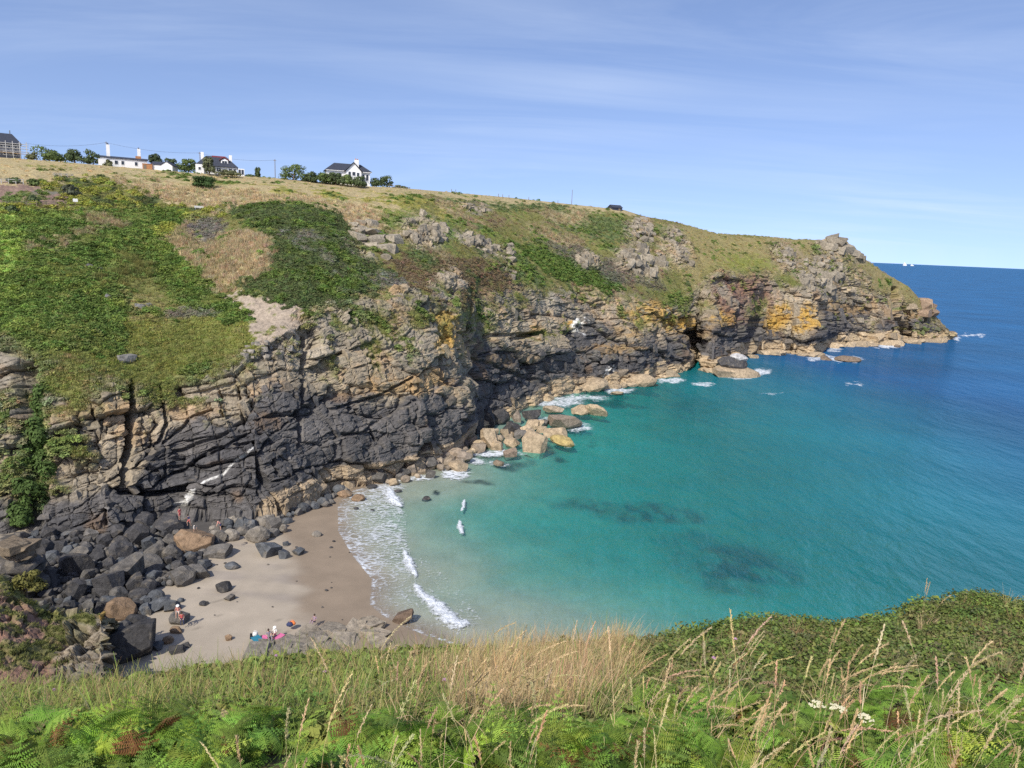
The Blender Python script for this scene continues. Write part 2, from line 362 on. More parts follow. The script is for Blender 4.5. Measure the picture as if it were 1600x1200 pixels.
    # foam lace
    dis = N('ShaderNodeTexNoise'); dis.inputs['Scale'].default_value = 0.9; dis.inputs['Detail'].default_value = 3; L(geo.outputs['Position'], dis.inputs['Vector'])
    va = N('ShaderNodeVectorMath', operation='MULTIPLY_ADD'); L(dis.outputs['Color'], va.inputs[0]); va.inputs[1].default_value = (1.2, 1.2, 0); L(geo.outputs['Position'], va.inputs[2])
    mp2 = N('ShaderNodeMapping'); mp2.inputs['Scale'].default_value = (0.55, 1.1, 1); L(va.outputs[0], mp2.inputs[0])
    vo = N('ShaderNodeTexVoronoi', feature='DISTANCE_TO_EDGE'); vo.inputs['Scale'].default_value = 1.15; L(mp2.outputs[0], vo.inputs['Vector'])
    vo2 = N('ShaderNodeTexNoise'); vo2.inputs['Scale'].default_value = 2.6; vo2.inputs['Detail'].default_value = 5; vo2.inputs['Roughness'].default_value = .7; L(geo.outputs['Position'], vo2.inputs['Vector'])
    pat = M('ADD', M('SUBTRACT', 0.55, M('MULTIPLY', vo.outputs['Distance'], 1.9)), M('MULTIPLY', M('SUBTRACT', vo2.outputs[0], 0.5), 1.3))
    ff = N('ShaderNodeMapRange'); ff.inputs[1].default_value = 0.86; ff.inputs[2].default_value = 1.4; L(M('ADD', pat, af.outputs['Fac']), ff.inputs[0])
    has = M('GREATER_THAN', af.outputs['Fac'], 0.06)
    fd = N('ShaderNodeBsdfDiffuse'); fd.inputs[0].default_value = (0.64, 0.67, 0.69, 1)
    ms3 = N('ShaderNodeMixShader'); L(M('MULTIPLY', ff.outputs[0], has), ms3.inputs[0]); L(ms2.outputs[0], ms3.inputs[1]); L(fd.outputs[0], ms3.inputs[2])
    L(ms3.outputs[0], out.inputs[0])
    tag(link('sea', me, m), 'turquoise bay water turning deep blue towards the horizon', 'sea', kind='structure')
build_sea()

def mat_lace():
    m, t, N, L = nt('foam_lace'); out = N('ShaderNodeOutputMaterial'); geo = N('ShaderNodeNewGeometry'); a = N('ShaderNodeAttribute', attribute_name='body')
    n1 = N('ShaderNodeTexNoise'); n1.inputs['Scale'].default_value = 2.2; n1.inputs['Detail'].default_value = 8; n1.inputs['Roughness'].default_value = .72; L(geo.outputs['Position'], n1.inputs['Vector'])
    s1 = N('ShaderNodeMath', operation='MULTIPLY_ADD'); L(n1.outputs[0], s1.inputs[0]); s1.inputs[1].default_value = 2.6; L(a.outputs['Fac'], s1.inputs[2])
    r = N('ShaderNodeMapRange'); r.inputs[1].default_value = 1.38; r.inputs[2].default_value = 1.95; L(s1.outputs[0], r.inputs[0])
    d = N('ShaderNodeBsdfDiffuse'); d.inputs[0].default_value = (.66, .69, .71, 1); tr = N('ShaderNodeBsdfTransparent'); ms = N('ShaderNodeMixShader'); L(r.outputs[0], ms.inputs[0]); L(tr.outputs[0], ms.inputs[1]); L(d.outputs[0], ms.inputs[2]); L(ms.outputs[0], out.inputs[0])
    b = N('ShaderNodeBump'); b.inputs['Distance'].default_value = .3; L(n1.outputs[0], b.inputs['Height']); L(b.outputs[0], d.inputs['Normal'])
    return m
M_lace = mat_lace()
# breaking waves: lumpy ridges of foam
def breaker(pts, widths, hgt, label, seed):
    w3 = [atz(x, y, 0) for x, y in pts]; n = 110; k = 30
    s = np.linspace(0, len(pts) - 1, n); cx = np.interp(s, range(len(pts)), [p[0] for p in w3]); cy = np.interp(s, range(len(pts)), [p[1] for p in w3])
    wd = np.interp(s, range(len(pts)), widths) * 1.5
    tx, ty = np.gradient(smooth1(cx, 5)), np.gradient(smooth1(cy, 5)); ln = np.hypot(tx, ty) + 1e-6; nx, ny = -ty / ln, tx / ln
    S, A = np.meshgrid(np.linspace(0, 1, n), np.linspace(-1, 1, k), indexing='ij')
    off = A * wd[:, None] / 2
    X = cx[:, None] + nx[:, None] * off; Y = cy[:, None] + ny[:, None] * off
    off2 = .35 * fbm(X / 1.5, Y / 1.5, 0 * X, seed, 3); X = X + off2; Y = Y + off2 * .4
    f1 = fbm(X * 1.3, Y * 1.3, 0 * X, seed + 4, 5, .7)
    Z = hgt * np.minimum(wd / wd.max() + .2, 1)[:, None] * np.clip(1 - A ** 2, 0, 1) ** 1.5 * (0.6 + 0.8 * f1) + 0.012
    fq = gridfaces(n, k); sol = (np.abs(A) * .85 + 1.15 * np.abs(fbm(X * 1.1, Y * 1.1, 0 * X, seed + 9, 5, .75)) + .3 * sstep(.1, 0, S) + .3 * sstep(.9, 1, S)).ravel()
    fq = fq[sol[fq].mean(1) < 1.3]
    me = mesh_np('breaking_wave', np.stack([X, Y, Z], -1).reshape(-1, 3), fq, None, {'body': (1 - np.abs(A)) * sstep(0, .15, S) * sstep(1, .85, S)}, smooth=True)
    tag(link('breaking_wave', me, M_lace), label, 'wave', 'small waves breaking on the beach')
breaker([(604, 760), (609, 772), (617, 784), (630, 795)], [.5, 1.6, 2.3, .8], .42, 'short white breaking wave near the rocks at the far end of the beach', 3)
breaker([(631, 858), (637, 876), (643, 890), (650, 906)], [.3, 1.1, 1.1, .3], .35, 'short narrow white breaker in the middle of the swash', 9)
breaker([(646, 908), (660, 928), (684, 948), (704, 970), (740, 984)], [.5, 1.1, 1.9, 2.0, 2.6], .42, 'longest white breaker, rolling in towards the grass in front', 14)
breaker([(725, 780), (723, 788), (722, 800)], [.25, .6, .2], .10, 'tiny wave crest further out from the beach, upper of two', 19)
breaker([(717, 812), (718, 822), (721, 836)], [.3, .8, .35], .12, 'tiny wave crest further out from the beach, lower of two', 23)

# ------------------------------------------------------------------ the far shore: cliffs, hillside, headland
FOOT = np.array([(-200, 822, 3), (0, 832, 3), (40, 830, 3), (110, 832, 3), (170, 828, 3), (215, 812, 3), (280, 798, 2.8), (400, 800, 2.5), (450, 785, 2.5), (530, 757, 1.6), (600, 746, .8), (660, 735, .4),
                 (715, 716, 0), (733, 703, 0), (740, 676, 0), (760, 668, 0), (800, 652, 0), (850, 628, 0), (905, 612, 0), (985, 602, 0), (1075, 580, 0), (1082, 566, 0), (1092, 562, 0), (1100, 578, 0), (1115, 582, 0),
                 (1172, 562, 0), (1183, 552, 0), (1230, 553, 0), (1275, 557, 0), (1288, 546, 0), (1300, 541, 0), (1405, 537, 0), (1412, 530, 0), (1420, 529, 0), (1425, 535, 0), (1484, 533, 0), (1492, 528, 0)], float)
CTOP = np.array([(-200, 520), (0, 540), (80, 560), (200, 600), (320, 585), (400, 545), (480, 500), (560, 465), (690, 470), (728, 492), (734, 505), (742, 470), (800, 452), (850, 455), (960, 462), (1050, 478), (1120, 430), (1200, 430),
                 (1250, 440), (1300, 445), (1345, 452), (1400, 468), (1440, 487), (1484, 521), (1492, 524)], float)
SKY = np.array([(-200, 240, 225), (0, 246, 228), (100, 253, 232), (200, 262, 238), (300, 270, 243), (400, 276, 248), (440, 279, 250), (570, 291, 258), (620, 293, 264), (700, 300, 280), (800, 309, 300), (900, 320, 318), (975, 328, 330), (1000, 336, 335),
                (1060, 348, 348), (1120, 365, 362), (1180, 368, 378), (1240, 374, 392), (1285, 375, 402), (1300, 367, 404), (1318, 372, 405), (1345, 400, 408), (1380, 425, 412), (1420, 448, 416), (1445, 476, 420), (1470, 503, 424), (1486, 520, 427), (1492, 523, 429)], float)
NC = 1040
cpx = np.linspace(-200, 1492, NC)
ip = lambda A, c=1: np.interp(cpx, A[:, 0], A[:, c])
fy, fz = ip(FOOT), ip(FOOT, 2); fX, fY = atz(cpx, fy, fz)
cy = ip(CTOP); k = ray(cpx, cy)[2] / ray(cpx, cy)[1]
ta = np.tan(np.radians(np.interp(cpx, [-200, 0, 300, 480, 560, 720, 745, 900, 1100, 1250, 1492], [52, 52, 52, 50, 52, 56, 46, 50, 55, 62, 66])))
def smooth1(a, n): return np.convolve(np.pad(a, n, mode='edge'), np.ones(2 * n + 1) / (2 * n + 1), 'valid')
fYs = smooth1(smooth1(fY, 24), 24); bt = sstep(700, 720, cpx) * sstep(775, 755, cpx); fYs = fYs * (1 - bt * .6) + smooth1(fY, 6) * bt * .6
cY = (H - fz + ta * fYs) / (ta - k)
cX, _, cZ = aty(cpx, cy, cY)
sy, sY = ip(SKY), ip(SKY, 2); sY = np.maximum(sY, cY + 3)
sX, _, sZ = aty(cpx, sy, sY)
NR0, NR1, NR2, NR3 = 4, 235, 250, 8
CS = [smooth1(smooth1(smooth1(a, 28), 28), 28) for a in (cX, cY, cZ)]
rows = []
for i in range(NR0):
    t = 1 - i / NR0; rows.append((fX, fY - 0.6 * t, fz - 5 * t))
for i in range(NR1):
    t = i / NR1
    # steep wall, then leaning back a little towards the top
    a = t ** 1.15; b = t ** 0.92
    Y = fY + (cY - fY) * a; Z = fz + (cZ - fz) * b; rows.append((fX + (cX - fX) * a, Y, Z))
for i in range(NR2):
    t = (i / (NR2 - 1)); s = 0.62 * t + 0.38 * t * t; bl = float(sstep(0, .22, s))
    aX, aY, aZ = [u * (1 - bl) + w_ * bl for u, w_ in zip((cX, cY, cZ), CS)]
    Y = aY + (sY - aY) * s; Z = aZ + (sZ - aZ) * (s * (1 + 0.28 * (1 - s))); rows.append((aX + (sX - aX) * s, Y, Z))
cliff_h = sZ
for i in range(1, NR3 + 1):
    e = 6.0 * i * i * 0.45
    drop = np.where(cpx < 900, 0.03 * e, 0.03 * e + sstep(900, 1250, cpx) * np.minimum(0.9 * e, sZ + 6))
    rows.append((sX * (1 + e / sY), sY + e, sZ - drop))
TX = np.array([r[0] for r in rows]); TY = np.array([r[1] for r in rows]); TZ = np.array([r[2] for r in rows])
NR = TX.shape[0]
PX, PY = proj(TX, TY, TZ)
RI = np.arange(NR)[:, None] + 0 * PX
def normals(X, Y, Z):
    du = np.stack([np.gradient(a, axis=1) for a in (X, Y, Z)], -1); dv = np.stack([np.gradient(a, axis=0) for a in (X, Y, Z)], -1)
    n = np.cross(du, dv); return n / (np.linalg.norm(n, axis=-1, keepdims=True) + 1e-9)
# warped pixel coordinates for irregular borders
n_a = fbm(TX / 7, TY / 7, TZ / 7, 101, 4, .6); n_b = fbm(TX / 7, TY / 7, TZ / 7, 151, 4, .6); n_c = fbm(TX / 2.2, TY / 2.2, TZ / 2.2, 171, 3, .6); n_d = vnoise(TX / .8, TY / .8, TZ / .8, 191) + .6 * vnoise(TX * 2.1, TY * 2.1, TZ * 2.1, 195)
dist = np.sqrt(TX ** 2 + TY ** 2 + (TZ - H) ** 2)
wpx = PX + (n_a * 3.4 + n_c * 1.6 + n_d * 1.1) * F / dist * 1.1; wpy = PY + (n_b * 2.3 + n_c * 1.0 + np.roll(n_d, 37, 1) * .8) * F / dist * 1.1

# how far the surface is bare rock
ctop_y = np.interp(PX, CTOP[:, 0], CTOP[:, 1])
rock = sstep(-14, 10, wpy - ctop_y + 10 * n_c)
def ell(cx, cy, rx, ry, ang=0, soft=0.35):
    a = math.radians(ang); dx, dy = wpx - cx, wpy - cy
    u = (dx * math.cos(a) + dy * math.sin(a)) / rx; v = (-dx * math.sin(a) + dy * math.cos(a)) / ry
    return sstep(1 + soft, 1 - soft, np.hypot(u, v))
OUTCROPS = [(577, 378, 24, 26, 0), (662, 358, 36, 26, 15), (735, 372, 26, 12, 20), (762, 388, 18, 14, 30), (795, 408, 10, 30, -10), (745, 325, 22, 9, 10), (1000, 362, 22, 22, 20), (1000, 408, 42, 26, 10), (1055, 385, 22, 34, -35),
            (915, 405, 18, 16, 20), (1225, 402, 20, 26, -30), (1300, 383, 30, 18, 15), (1330, 395, 26, 14, 35), (1285, 425, 40, 34, -20), (1300, 440, 60, 26, 0), (700, 445, 26, 26, 0), (640, 470, 50, 20, 10), (1240, 430, 24, 30, -30)]
for o in OUTCROPS: rock = np.maximum(rock, ell(*o) * sstep(-0.55, 0.1, n_c + 0.3 * n_a))
# vegetation that hangs down over the cliff
HANG = [(190, 590, 130, 30, 5), (120, 560, 90, 40, 0), (290, 560, 90, 45, 0), (270, 620, 60, 22, 5), (100, 620, 60, 40, 0), (110, 700, 35, 18, 0), (50, 680, 20, 130, 8), (15, 700, 20, 90, 0), (90, 760, 24, 9, 0), (560, 500, 30, 16, -20), (600, 520, 18, 40, -25),
        (575, 545, 12, 40, -10), (640, 540, 10, 34, -15), (660, 500, 40, 18, 10), (520, 560, 14, 34, 0), (860, 520, 40, 7, -10), (1060, 470, 50, 16, 10), (1000, 500, 12, 20, 0), (1230, 440, 30, 12, 0), (800, 470, 30, 14, 0), (760, 500, 18, 26, 0), (1180, 480, 14, 18, 30)]
hang = 0 * rock
for o in HANG: hang = np.maximum(hang, ell(*o, soft=.5) * sstep(-0.28, 0.22, n_c * 0.8 + n_b * 0.7 + 0.12))
hang = np.maximum(hang, .9 * sstep(.22, .42, n_c * .7 + n_a * .5 - .25 * n_d) * sstep(120, 10, PY - ctop_y) * (PX > 60))
rock = rock * (1 - 0.96 * hang)
rock[:NR0 + 2] = 1
redsoil = np.maximum(ell(1160, 460, 48, 40, 0), ell(1150, 480, 30, 30, 0)) * sstep(-.5, .2, n_a)

# ---- colours of the ground (albedo)
G = np.array((.082, .122, .028)); G2 = np.array((.125, .165, .036)); D = np.array((.072, .092, .034)); LIME = np.array((.175, .185, .035)); T = np.array((.41, .325, .185)); FIELD = np.array((.34, .275, .145)); BR = np.array((.125, .092, .052))
GREY = np.array((.135, .125, .10)); OL = np.array((.145, .140, .045)); SCREE = np.array((.32, .26, .195)); OLT = np.array((.235, .195, .085))
C = np.empty(PX.shape + (3,)); C[:] = OL
tuft = np.zeros(PX.shape, int) + 1          # what grows: 0 nothing, 1 short mixed, 2 bracken, 3 dry grass, 4 gorse and heather, 5 lime bushes
dens = np.full(PX.shape, 0.45)
def put(mask, col, ty=None, de=None, var=0.25, vn=None):
    v = (1 + var * (n_c if vn is None else vn))[..., None]; m = np.clip(mask, 0, 1)[..., None]
    C[:] = C * (1 - m) + np.asarray(col) * v * m
    if ty is not None: tuft[mask > 0.5] = ty
    if de is not None: dens[mask > 0.5] = de
def poly(*p): return inpoly(wpx, wpy, list(p)).astype(float)
put(sstep(-.1, .4, n_a + .4 * n_c) * (PX > 600), OLT, 1, .45)
put(sstep(.12, .45, n_b + .5 * n_c) * (PX > 600), BR * 1.25, 4, .4)
put(sstep(.1, .4, n_a + .6 * n_d * .4 - .4 * n_b) * (PX > 600) * (PX < 1050), OL * np.array((.85, 1.15, .8)), 1, .6)
put(sstep(.25, .5, n_a - .5 * n_c) * (PX > 600) * (PX < 1080), D * 1.3, 4, .6)
put(poly((-300, 200), (0, 235), (300, 255), (440, 270), (570, 283), (640, 290), (1000, 325), (1000, 335), (800, 318), (640, 303), (640, 330), (430, 326), (300, 324), (170, 300), (60, 320), (-300, 330)), FIELD, 1, .12, .12)
stripe = fbm(PX / 40, PY / 3, 0 * PX, 201, 3)
put(poly((-300, 200), (0, 235), (570, 283), (640, 293), (570, 300), (300, 285), (170, 280), (-300, 275)) * sstep(0, .4, stripe) * .6, FIELD * np.array((1.12, 1.06, .95)), None, None, .1)
put(poly((0, 262), (60, 258), (200, 275), (290, 285), (420, 296), (590, 315), (590, 306), (420, 290), (290, 278), (170, 270)) * sstep(0.0, .3, n_a + .6 * n_c), OL * 1.35, 1, .35)
put(poly((350, 290), (420, 288), (520, 297), (640, 305), (720, 330), (690, 350), (620, 330), (540, 315), (420, 302)) * sstep(-.3, .2, n_c + n_a), OL * np.array((1.6, 1.5, 1.2)), 1, .5)
put(poly((150, 280), (200, 278), (300, 290), (420, 303), (540, 322), (620, 338), (560, 352), (530, 345), (430, 332), (300, 328), (270, 312), (190, 297)), T, 3, .75, .14)
put(poly((440, 322), (560, 322), (612, 338), (600, 352), (548, 372), (536, 348), (470, 332)), T, 3, .6, .14)
put(poly((75, 285), (160, 278), (290, 322), (345, 330), (360, 350), (280, 352), (200, 330), (100, 345), (-50, 350), (-300, 350), (-300, 325), (20, 322)), OL * 1.05, 1, .6)
put(poly((75, 285), (160, 278), (290, 322), (345, 330), (360, 350), (280, 352), (200, 330), (100, 345), (-50, 350), (-300, 350), (-300, 325), (20, 322)) * sstep(-.05, .22, n_c + .5 * n_a), LIME, 5, .8)
put(poly((75, 285), (160, 278), (290, 322), (345, 330), (280, 340), (200, 330), (100, 340), (20, 330)) * sstep(.06, .3, n_b - .4 * n_c), D, 4, .8)
put(poly((-300, 335), (60, 336), (130, 330), (200, 318), (300, 332), (262, 366), (300, 430), (392, 482), (386, 503), (200, 492), (192, 548), (0, 565), (-300, 570)), G, 2, 1, .25)
put(poly((-300, 335), (60, 336), (130, 330), (200, 318), (300, 332), (262, 366), (300, 430), (392, 482), (386, 503), (200, 492), (192, 548), (0, 565), (-300, 570)) * sstep(.05, .35, n_b + .4 * n_c), G2, 2, 1, .25)
put(poly((-300, 335), (60, 336), (200, 318), (300, 332), (262, 366), (300, 430), (392, 482), (386, 503), (200, 492), (192, 548), (0, 565), (-300, 570)) * sstep(.12, .34, n_a - .5 * n_b + .35 * n_c) * .9, OL * np.array((.95, 1.12, .9)), 1, .8)
put(ell(8, 390, 30, 60, 0) * sstep(-.3, .2, n_c), G2 * 1.5, 2, 1)
for e in [(75, 385, 34, 9, -18), (120, 370, 30, 8, -15), (160, 345, 34, 10, 10), (200, 400, 20, 9, 0), (175, 440, 26, 9, 20), (215, 425, 30, 22, 20)]:
    put(ell(*e) * sstep(-.35, .15, n_c) * .85, T * .85 if e[1] < 390 else OL * 1.2, 3, .7)
put(ell(230, 460, 40, 26, 20) * .8, OL * 1.1, 1, .6); put(ell(250, 480, 60, 16, 10) * .6, OLT, 1, .5)
put(poly((350, 322), (470, 327), (530, 340), (556, 372), (575, 402), (625, 432), (650, 448), (560, 462), (505, 492), (430, 482), (368, 452), (425, 405), (372, 352)), D, 4, 1, .3)
put(poly((350, 322), (470, 327), (530, 340), (556, 372), (575, 402), (625, 432), (560, 462), (505, 492), (430, 482), (368, 452), (425, 405), (372, 352)) * sstep(.0, .3, n_a + .5 * n_c), G * .9, 2, 1, .3)
for e in [(500, 410, 50, 12, 35), (460, 400, 40, 9, 30), (600, 440, 34, 12, 15), (545, 395, 16, 6, 15), (530, 440, 30, 9, 40)]: put(ell(*e) * sstep(-.2, .25, n_c) * .8, GREY, 4, .8)
put(poly((250, 362), (300, 346), (372, 376), (425, 412), (420, 442), (335, 452), (300, 412)) * sstep(-.75, -.25, n_c), T * .95, 3, 1, .2)
put(ell(262, 362, 22, 10, 10), LIME, 5, .8); put(ell(322, 356, 32, 16, 0), GREY, 4, .9)
put(poly((190, 490), (392, 500), (402, 548), (330, 590), (200, 612), (85, 575), (90, 548), (192, 548)), OL * np.array((1.15, 1.25, 1.0)), 1, .9)
put(poly((190, 490), (392, 500), (402, 548), (330, 590), (200, 612), (85, 575), (192, 548)) * sstep(0, .3, n_a + .5 * n_c) * .8, OLT * 1.05, 1, .7)
put(ell(300, 490, 30, 12, 0) * .8, GREY, 4, .8)
put(poly((600, 345), (640, 330), (705, 345), (720, 375), (650, 350)) * .9, G * 1.5, 1, .7)
put(ell(640, 340, 40, 14, 10) * sstep(-.4, 0, n_c), OL * np.array((1.0, 1.25, .9)), 1, .7)
put(poly((600, 400), (640, 385), (700, 400), (790, 410), (840, 470), (760, 490), (690, 470), (640, 450)) * sstep(-.5, .0, n_c), BR, 4, .7)
put(ell(660, 395, 26, 14, 30), D * 1.2, 4, .8); put(ell(620, 440, 30, 10, 20), GREY, 4, .8)
put(poly((815, 388), (862, 392), (962, 432), (968, 456), (905, 447), (848, 425)), G * 1.05, 2, 1, .3)
put(ell(900, 395, 50, 14, 25) * .8, GREY * .9, 4, .8); put(ell(960, 425, 30, 20, 20) * .8, GREY * .85, 4, .8); put(ell(1000, 435, 40, 9, 20) * .7, GREY * .85, 4, .8)
put(poly((830, 318), (900, 325), (980, 350), (985, 385), (930, 372), (860, 350)) * sstep(-.45, 0, n_c), D * 1.35, 4, .8)
put(poly((690, 310), (800, 318), (880, 322), (880, 328), (790, 327), (700, 320)) * sstep(-.4, .1, n_c), D * 1.2, 4, .8)
for a in [((685, 318), (735, 345)), ((700, 322), (745, 352)), ((600, 350), (700, 400)), ((880, 365), (905, 375)), ((1080, 420), (1120, 470)), ((850, 330), (880, 345))]:
    put(sstep(7, 3, dpoly(wpx, wpy, list(a))) * .8, T * .75, 3, .7)
put(ell(900, 340, 22, 12, 10) * .9, T * .85, 3, .8); put(ell(860, 365, 40, 9, 25) * .8, T * .8, 3, .8)
put(poly((1060, 350), (1120, 365), (1240, 374), (1290, 378), (1260, 440), (1110, 450), (1050, 420)) * .85, OLT * 1.05, 1, .5, .2)
put(ell(1180, 418, 52, 16, 12) * sstep(-.6, 0, n_c), OL * np.array((1.25, 1.35, 1)), 1, .5); put(ell(1120, 440, 30, 20, 30) * .8, OL * 1.1, 1, .5)
put(sstep(1180, 1240, PX) * sstep(-.1, .3, n_b + .3 * n_c) * .8, np.array((.24, .185, .11)), 1, .3)
put(sstep(1320, 1350, PX) * .85, OLT * .95, 1, .3)
put(poly((358, 455), (402, 470), (482, 490), (478, 530), (468, 548), (400, 548), (386, 500)), SCREE, 0, 0, .12)
put(poly((94, 540), (112, 560), (120, 600), (112, 660), (96, 660), (88, 600)), np.array((.34, .20, .115)), 0, 0, .12)
put(poly((-300, 285), (0, 285), (60, 290), (95, 300), (108, 318), (0, 320), (-300, 322)), np.array((.20, .135, .105)), 0, 0, .2)
put(ell(30, 308, 40, 7, 0) * .9, G * 1.2, 4, .9); put(ell(80, 300, 16, 7, 0), GREY * 1.2, 0, 0)
put(hang, OL * np.array((.95, 1.05, .9)), 1, .7); put(hang * sstep(.05, .3, n_a), G * 1.1, 2, .9)
put(np.maximum(ell(50, 690, 18, 130, 8), ell(30, 790, 20, 30, 0)), G, 2, 1, .3)
putty = redsoil
# a bank of bracken that bulges out of the slope, with a crisp brow; other undulations of the slope
bulge = sstep(1.15, 0.35, np.hypot((PX - 452) / 125, (PY - 400) / 92)) * sstep(0, 24, RI - (NR0 + NR1) + 12)
veg_up = 3.6 * bulge + (1 - rock) * (0.9 * n_a + 0.35 * n_c) * sstep(0, 30, NR - NR3 - 18 - RI) + 1.2 * (1 - rock) * np.clip(fbm(TX / 24, TY / 24, TZ / 40, 77, 3), -1, 1) * sstep(0, 70, NR - NR3 - 10 - RI) * sstep(0, 40, RI - NR0 - NR1 + 10)
TZ = TZ + veg_up

# ---- form of the rock: buttresses, bedded and jointed blocks, clefts
DX = np.zeros(PX.shape)                      # outward displacement in metres
sx, sy_ = TX * .9 + TY * .35, TZ
big = fbm(TX / 26, TY / 26, TZ / 60, 301, 3); mid = fbm(TX / 9, TY / 9, TZ / 16, 311, 3)
fade = sstep(0, 30, RI - NR0) * 0.75 + 0.25
DX += rock * (3.2 * big * sstep(NR0 + NR1 + 60, NR0 + NR1 - 120, RI) * sstep(NR0, NR0 + 60, RI) + 1.3 * mid * fade)
act = rock > 0.02
qx, qy, qz = TX[act], TY[act], TZ[act]
# bedding dips: rises to the right near the beach, flat lying on the headland
tilt = np.interp(qx, [-90, -10, 40, 200], [math.radians(22), math.radians(9), math.radians(3), 0])
along = qx * .85 + qy * .5
bu = along * np.cos(tilt) + qz * np.sin(tilt); bv = -along * np.sin(tilt) + qz * np.cos(tilt); bw = -qx * .5 + qy * .85
wob = 0.07 * fbm(qx / 4, qy / 4, qz / 4, 331, 3)
rough = np.zeros(qx.shape); cellc = np.zeros(qx.shape); cellc2 = np.zeros(qx.shape)
far = np.interp(dist[act], [90, 400], [1.0, 1.75])
for sc, amp, sd_, (ax, ay, az_) in [(1.0, 1.15, 401, (12.0, 6.5, 7.5)), (1.0, 0.48, 431, (5.4, 2.4, 3.4)), (1.0, 0.17, 461, (2.0, 0.7, 1.3))]:
    d1, d2, r, off = voro(bu / (ax * far) + wob, bv / (ay * far) + wob, bw / (az_ * far), sd_)
    e = d2 - d1
    plane = (r[0] - .5) * 2 + 0.9 * (r[1] - .5) * off[0] * 2 + 1.5 * (r[2] - .5) * off[1] * 2
    crack = sstep(0.07, 0.0, e)
    rough += amp * (plane * 0.8 - crack * 0.75)
    if sd_ == 401: cellc = r[3]
    if sd_ == 431: cellc2 = r[3]
ly = bv / (0.75 * far) + .5 * fbm(qx / 5, qy / 5, qz / 5, 351, 2); rough += 0.15 * (_h(np.floor(ly), np.floor(bu / 14), 0 * ly, 355) - .5) * 2
vj = along / (2.6 * far) + .35 * fbm(qx / 6, qy / 6, qz / 9, 371, 2) + .12 * qz / 3; hb_ = np.floor(qz / (6.5 * far) + .6 * _h(np.floor(vj / 3), 0 * vj, 0 * vj, 372))
vf = vj - np.floor(vj); rough += 0.62 * (_h(np.floor(vj), hb_, 0 * vj, 375) - .5) * 2 * np.interp(qx, [-90, -20, 30, 200], [.7, .8, 1.2, 1.2]) - .35 * sstep(.06, 0, np.minimum(vf, 1 - vf))
rough += 0.10 * fbm(qx * 1.2, qy * 1.2, qz * 1.6, 499, 3, .7)
band = np.interp(far, [1, 1.75], [1.0, 1.25])
tmp = np.zeros(PX.shape); tmp[act] = rough * band; 
edge_fade = 0.35 + 0.65 * sstep(0, 40, NR - NR3 - 6 - RI)
DX += tmp * rock * edge_fade
CC = np.full(PX.shape, .5); CC[act] = cellc; CC2 = np.full(PX.shape, .5); CC2[act] = cellc2
for pts, w, dp in [([(483, 525), (480, 620), (477, 695)], 5, 4.5), ([(204, 598), (213, 690), (203, 765)], 8, 5.5), ([(145, 640), (156, 745)], 3.5, 2.2), ([(46, 580), (52, 700), (38, 825)], 30, 4), ([(208, 768), (260, 772), (296, 758)], 6, 3.5), ([(165, 760), (165, 820)], 4, 2),
                   ([(1086, 522), (1090, 566)], 8, 8), ([(1178, 505), (1168, 555)], 11, 8), ([(1150, 490), (1163, 550)], 8, 6), ([(1272, 465), (1277, 515)], 6, 8), ([(1398, 452), (1402, 490), (1415, 535)], 6, 13), ([(1393, 500), (1396, 535)], 4, 8), ([(1447, 490), (1443, 520)], 3, 6), ([(1235, 500), (1238, 545)], 3, 5),
                   ([(1322, 430), (1330, 470)], 3, 5), ([(640, 600), (645, 690)], 3, 1.6), ([(520, 605), (518, 642)], 3.5, 2.5), ([(232, 772), (330, 700), (395, 690)], 3, 1.6), ([(262, 690), (300, 650), (330, 640)], 3, 1.6), ([(300, 720), (345, 700), (398, 668)], 3, 2.0), ([(395, 690), (440, 800)], 3.5, 1.8), ([(520, 640), (600, 615), (640, 590)], 3, 2.0),
                   ([(690, 600), (692, 560)], 4, 3), ([(840, 495), (846, 520), (800, 530)], 5, 4), ([(760, 525), (850, 520)], 4, 3), ([(890, 500), (900, 535)], 4, 3), ([(740, 560), (860, 600)], 4, 2), ([(970, 520), (985, 565)], 4, 3), ([(250, 600), (262, 660), (250, 700)], 4, 2.2), ([(370, 600), (380, 660)], 3, 2.2), ([(340, 610), (348, 650)], 3, 1.8), ([(560, 640), (590, 700)], 3, 2), ([(430, 700), (440, 740)], 4, 2)]:
    dd = dpoly(PX + 3 * n_c, PY, pts); DX -= (dp if dp > 5 else dp * .62) * sstep(w, w * (0.3 if w < 20 else 0), dd)
# hollow under the roof at the back of the boulders
NRM = normals(TX, TY, TZ); NRM = np.where((NRM[..., 1:2] > 0.3), -NRM, NRM)
NRM = np.stack([smooth1(NRM[..., i].ravel(), 0).reshape(PX.shape) for i in range(3)], -1)
hz = NRM.copy(); hz[..., 2] *= 0.45; hz /= (np.linalg.norm(hz, axis=-1, keepdims=True) + 1e-9)
TX += hz[..., 0] * DX; TY += hz[..., 1] * DX; TZ += hz[..., 2] * DX

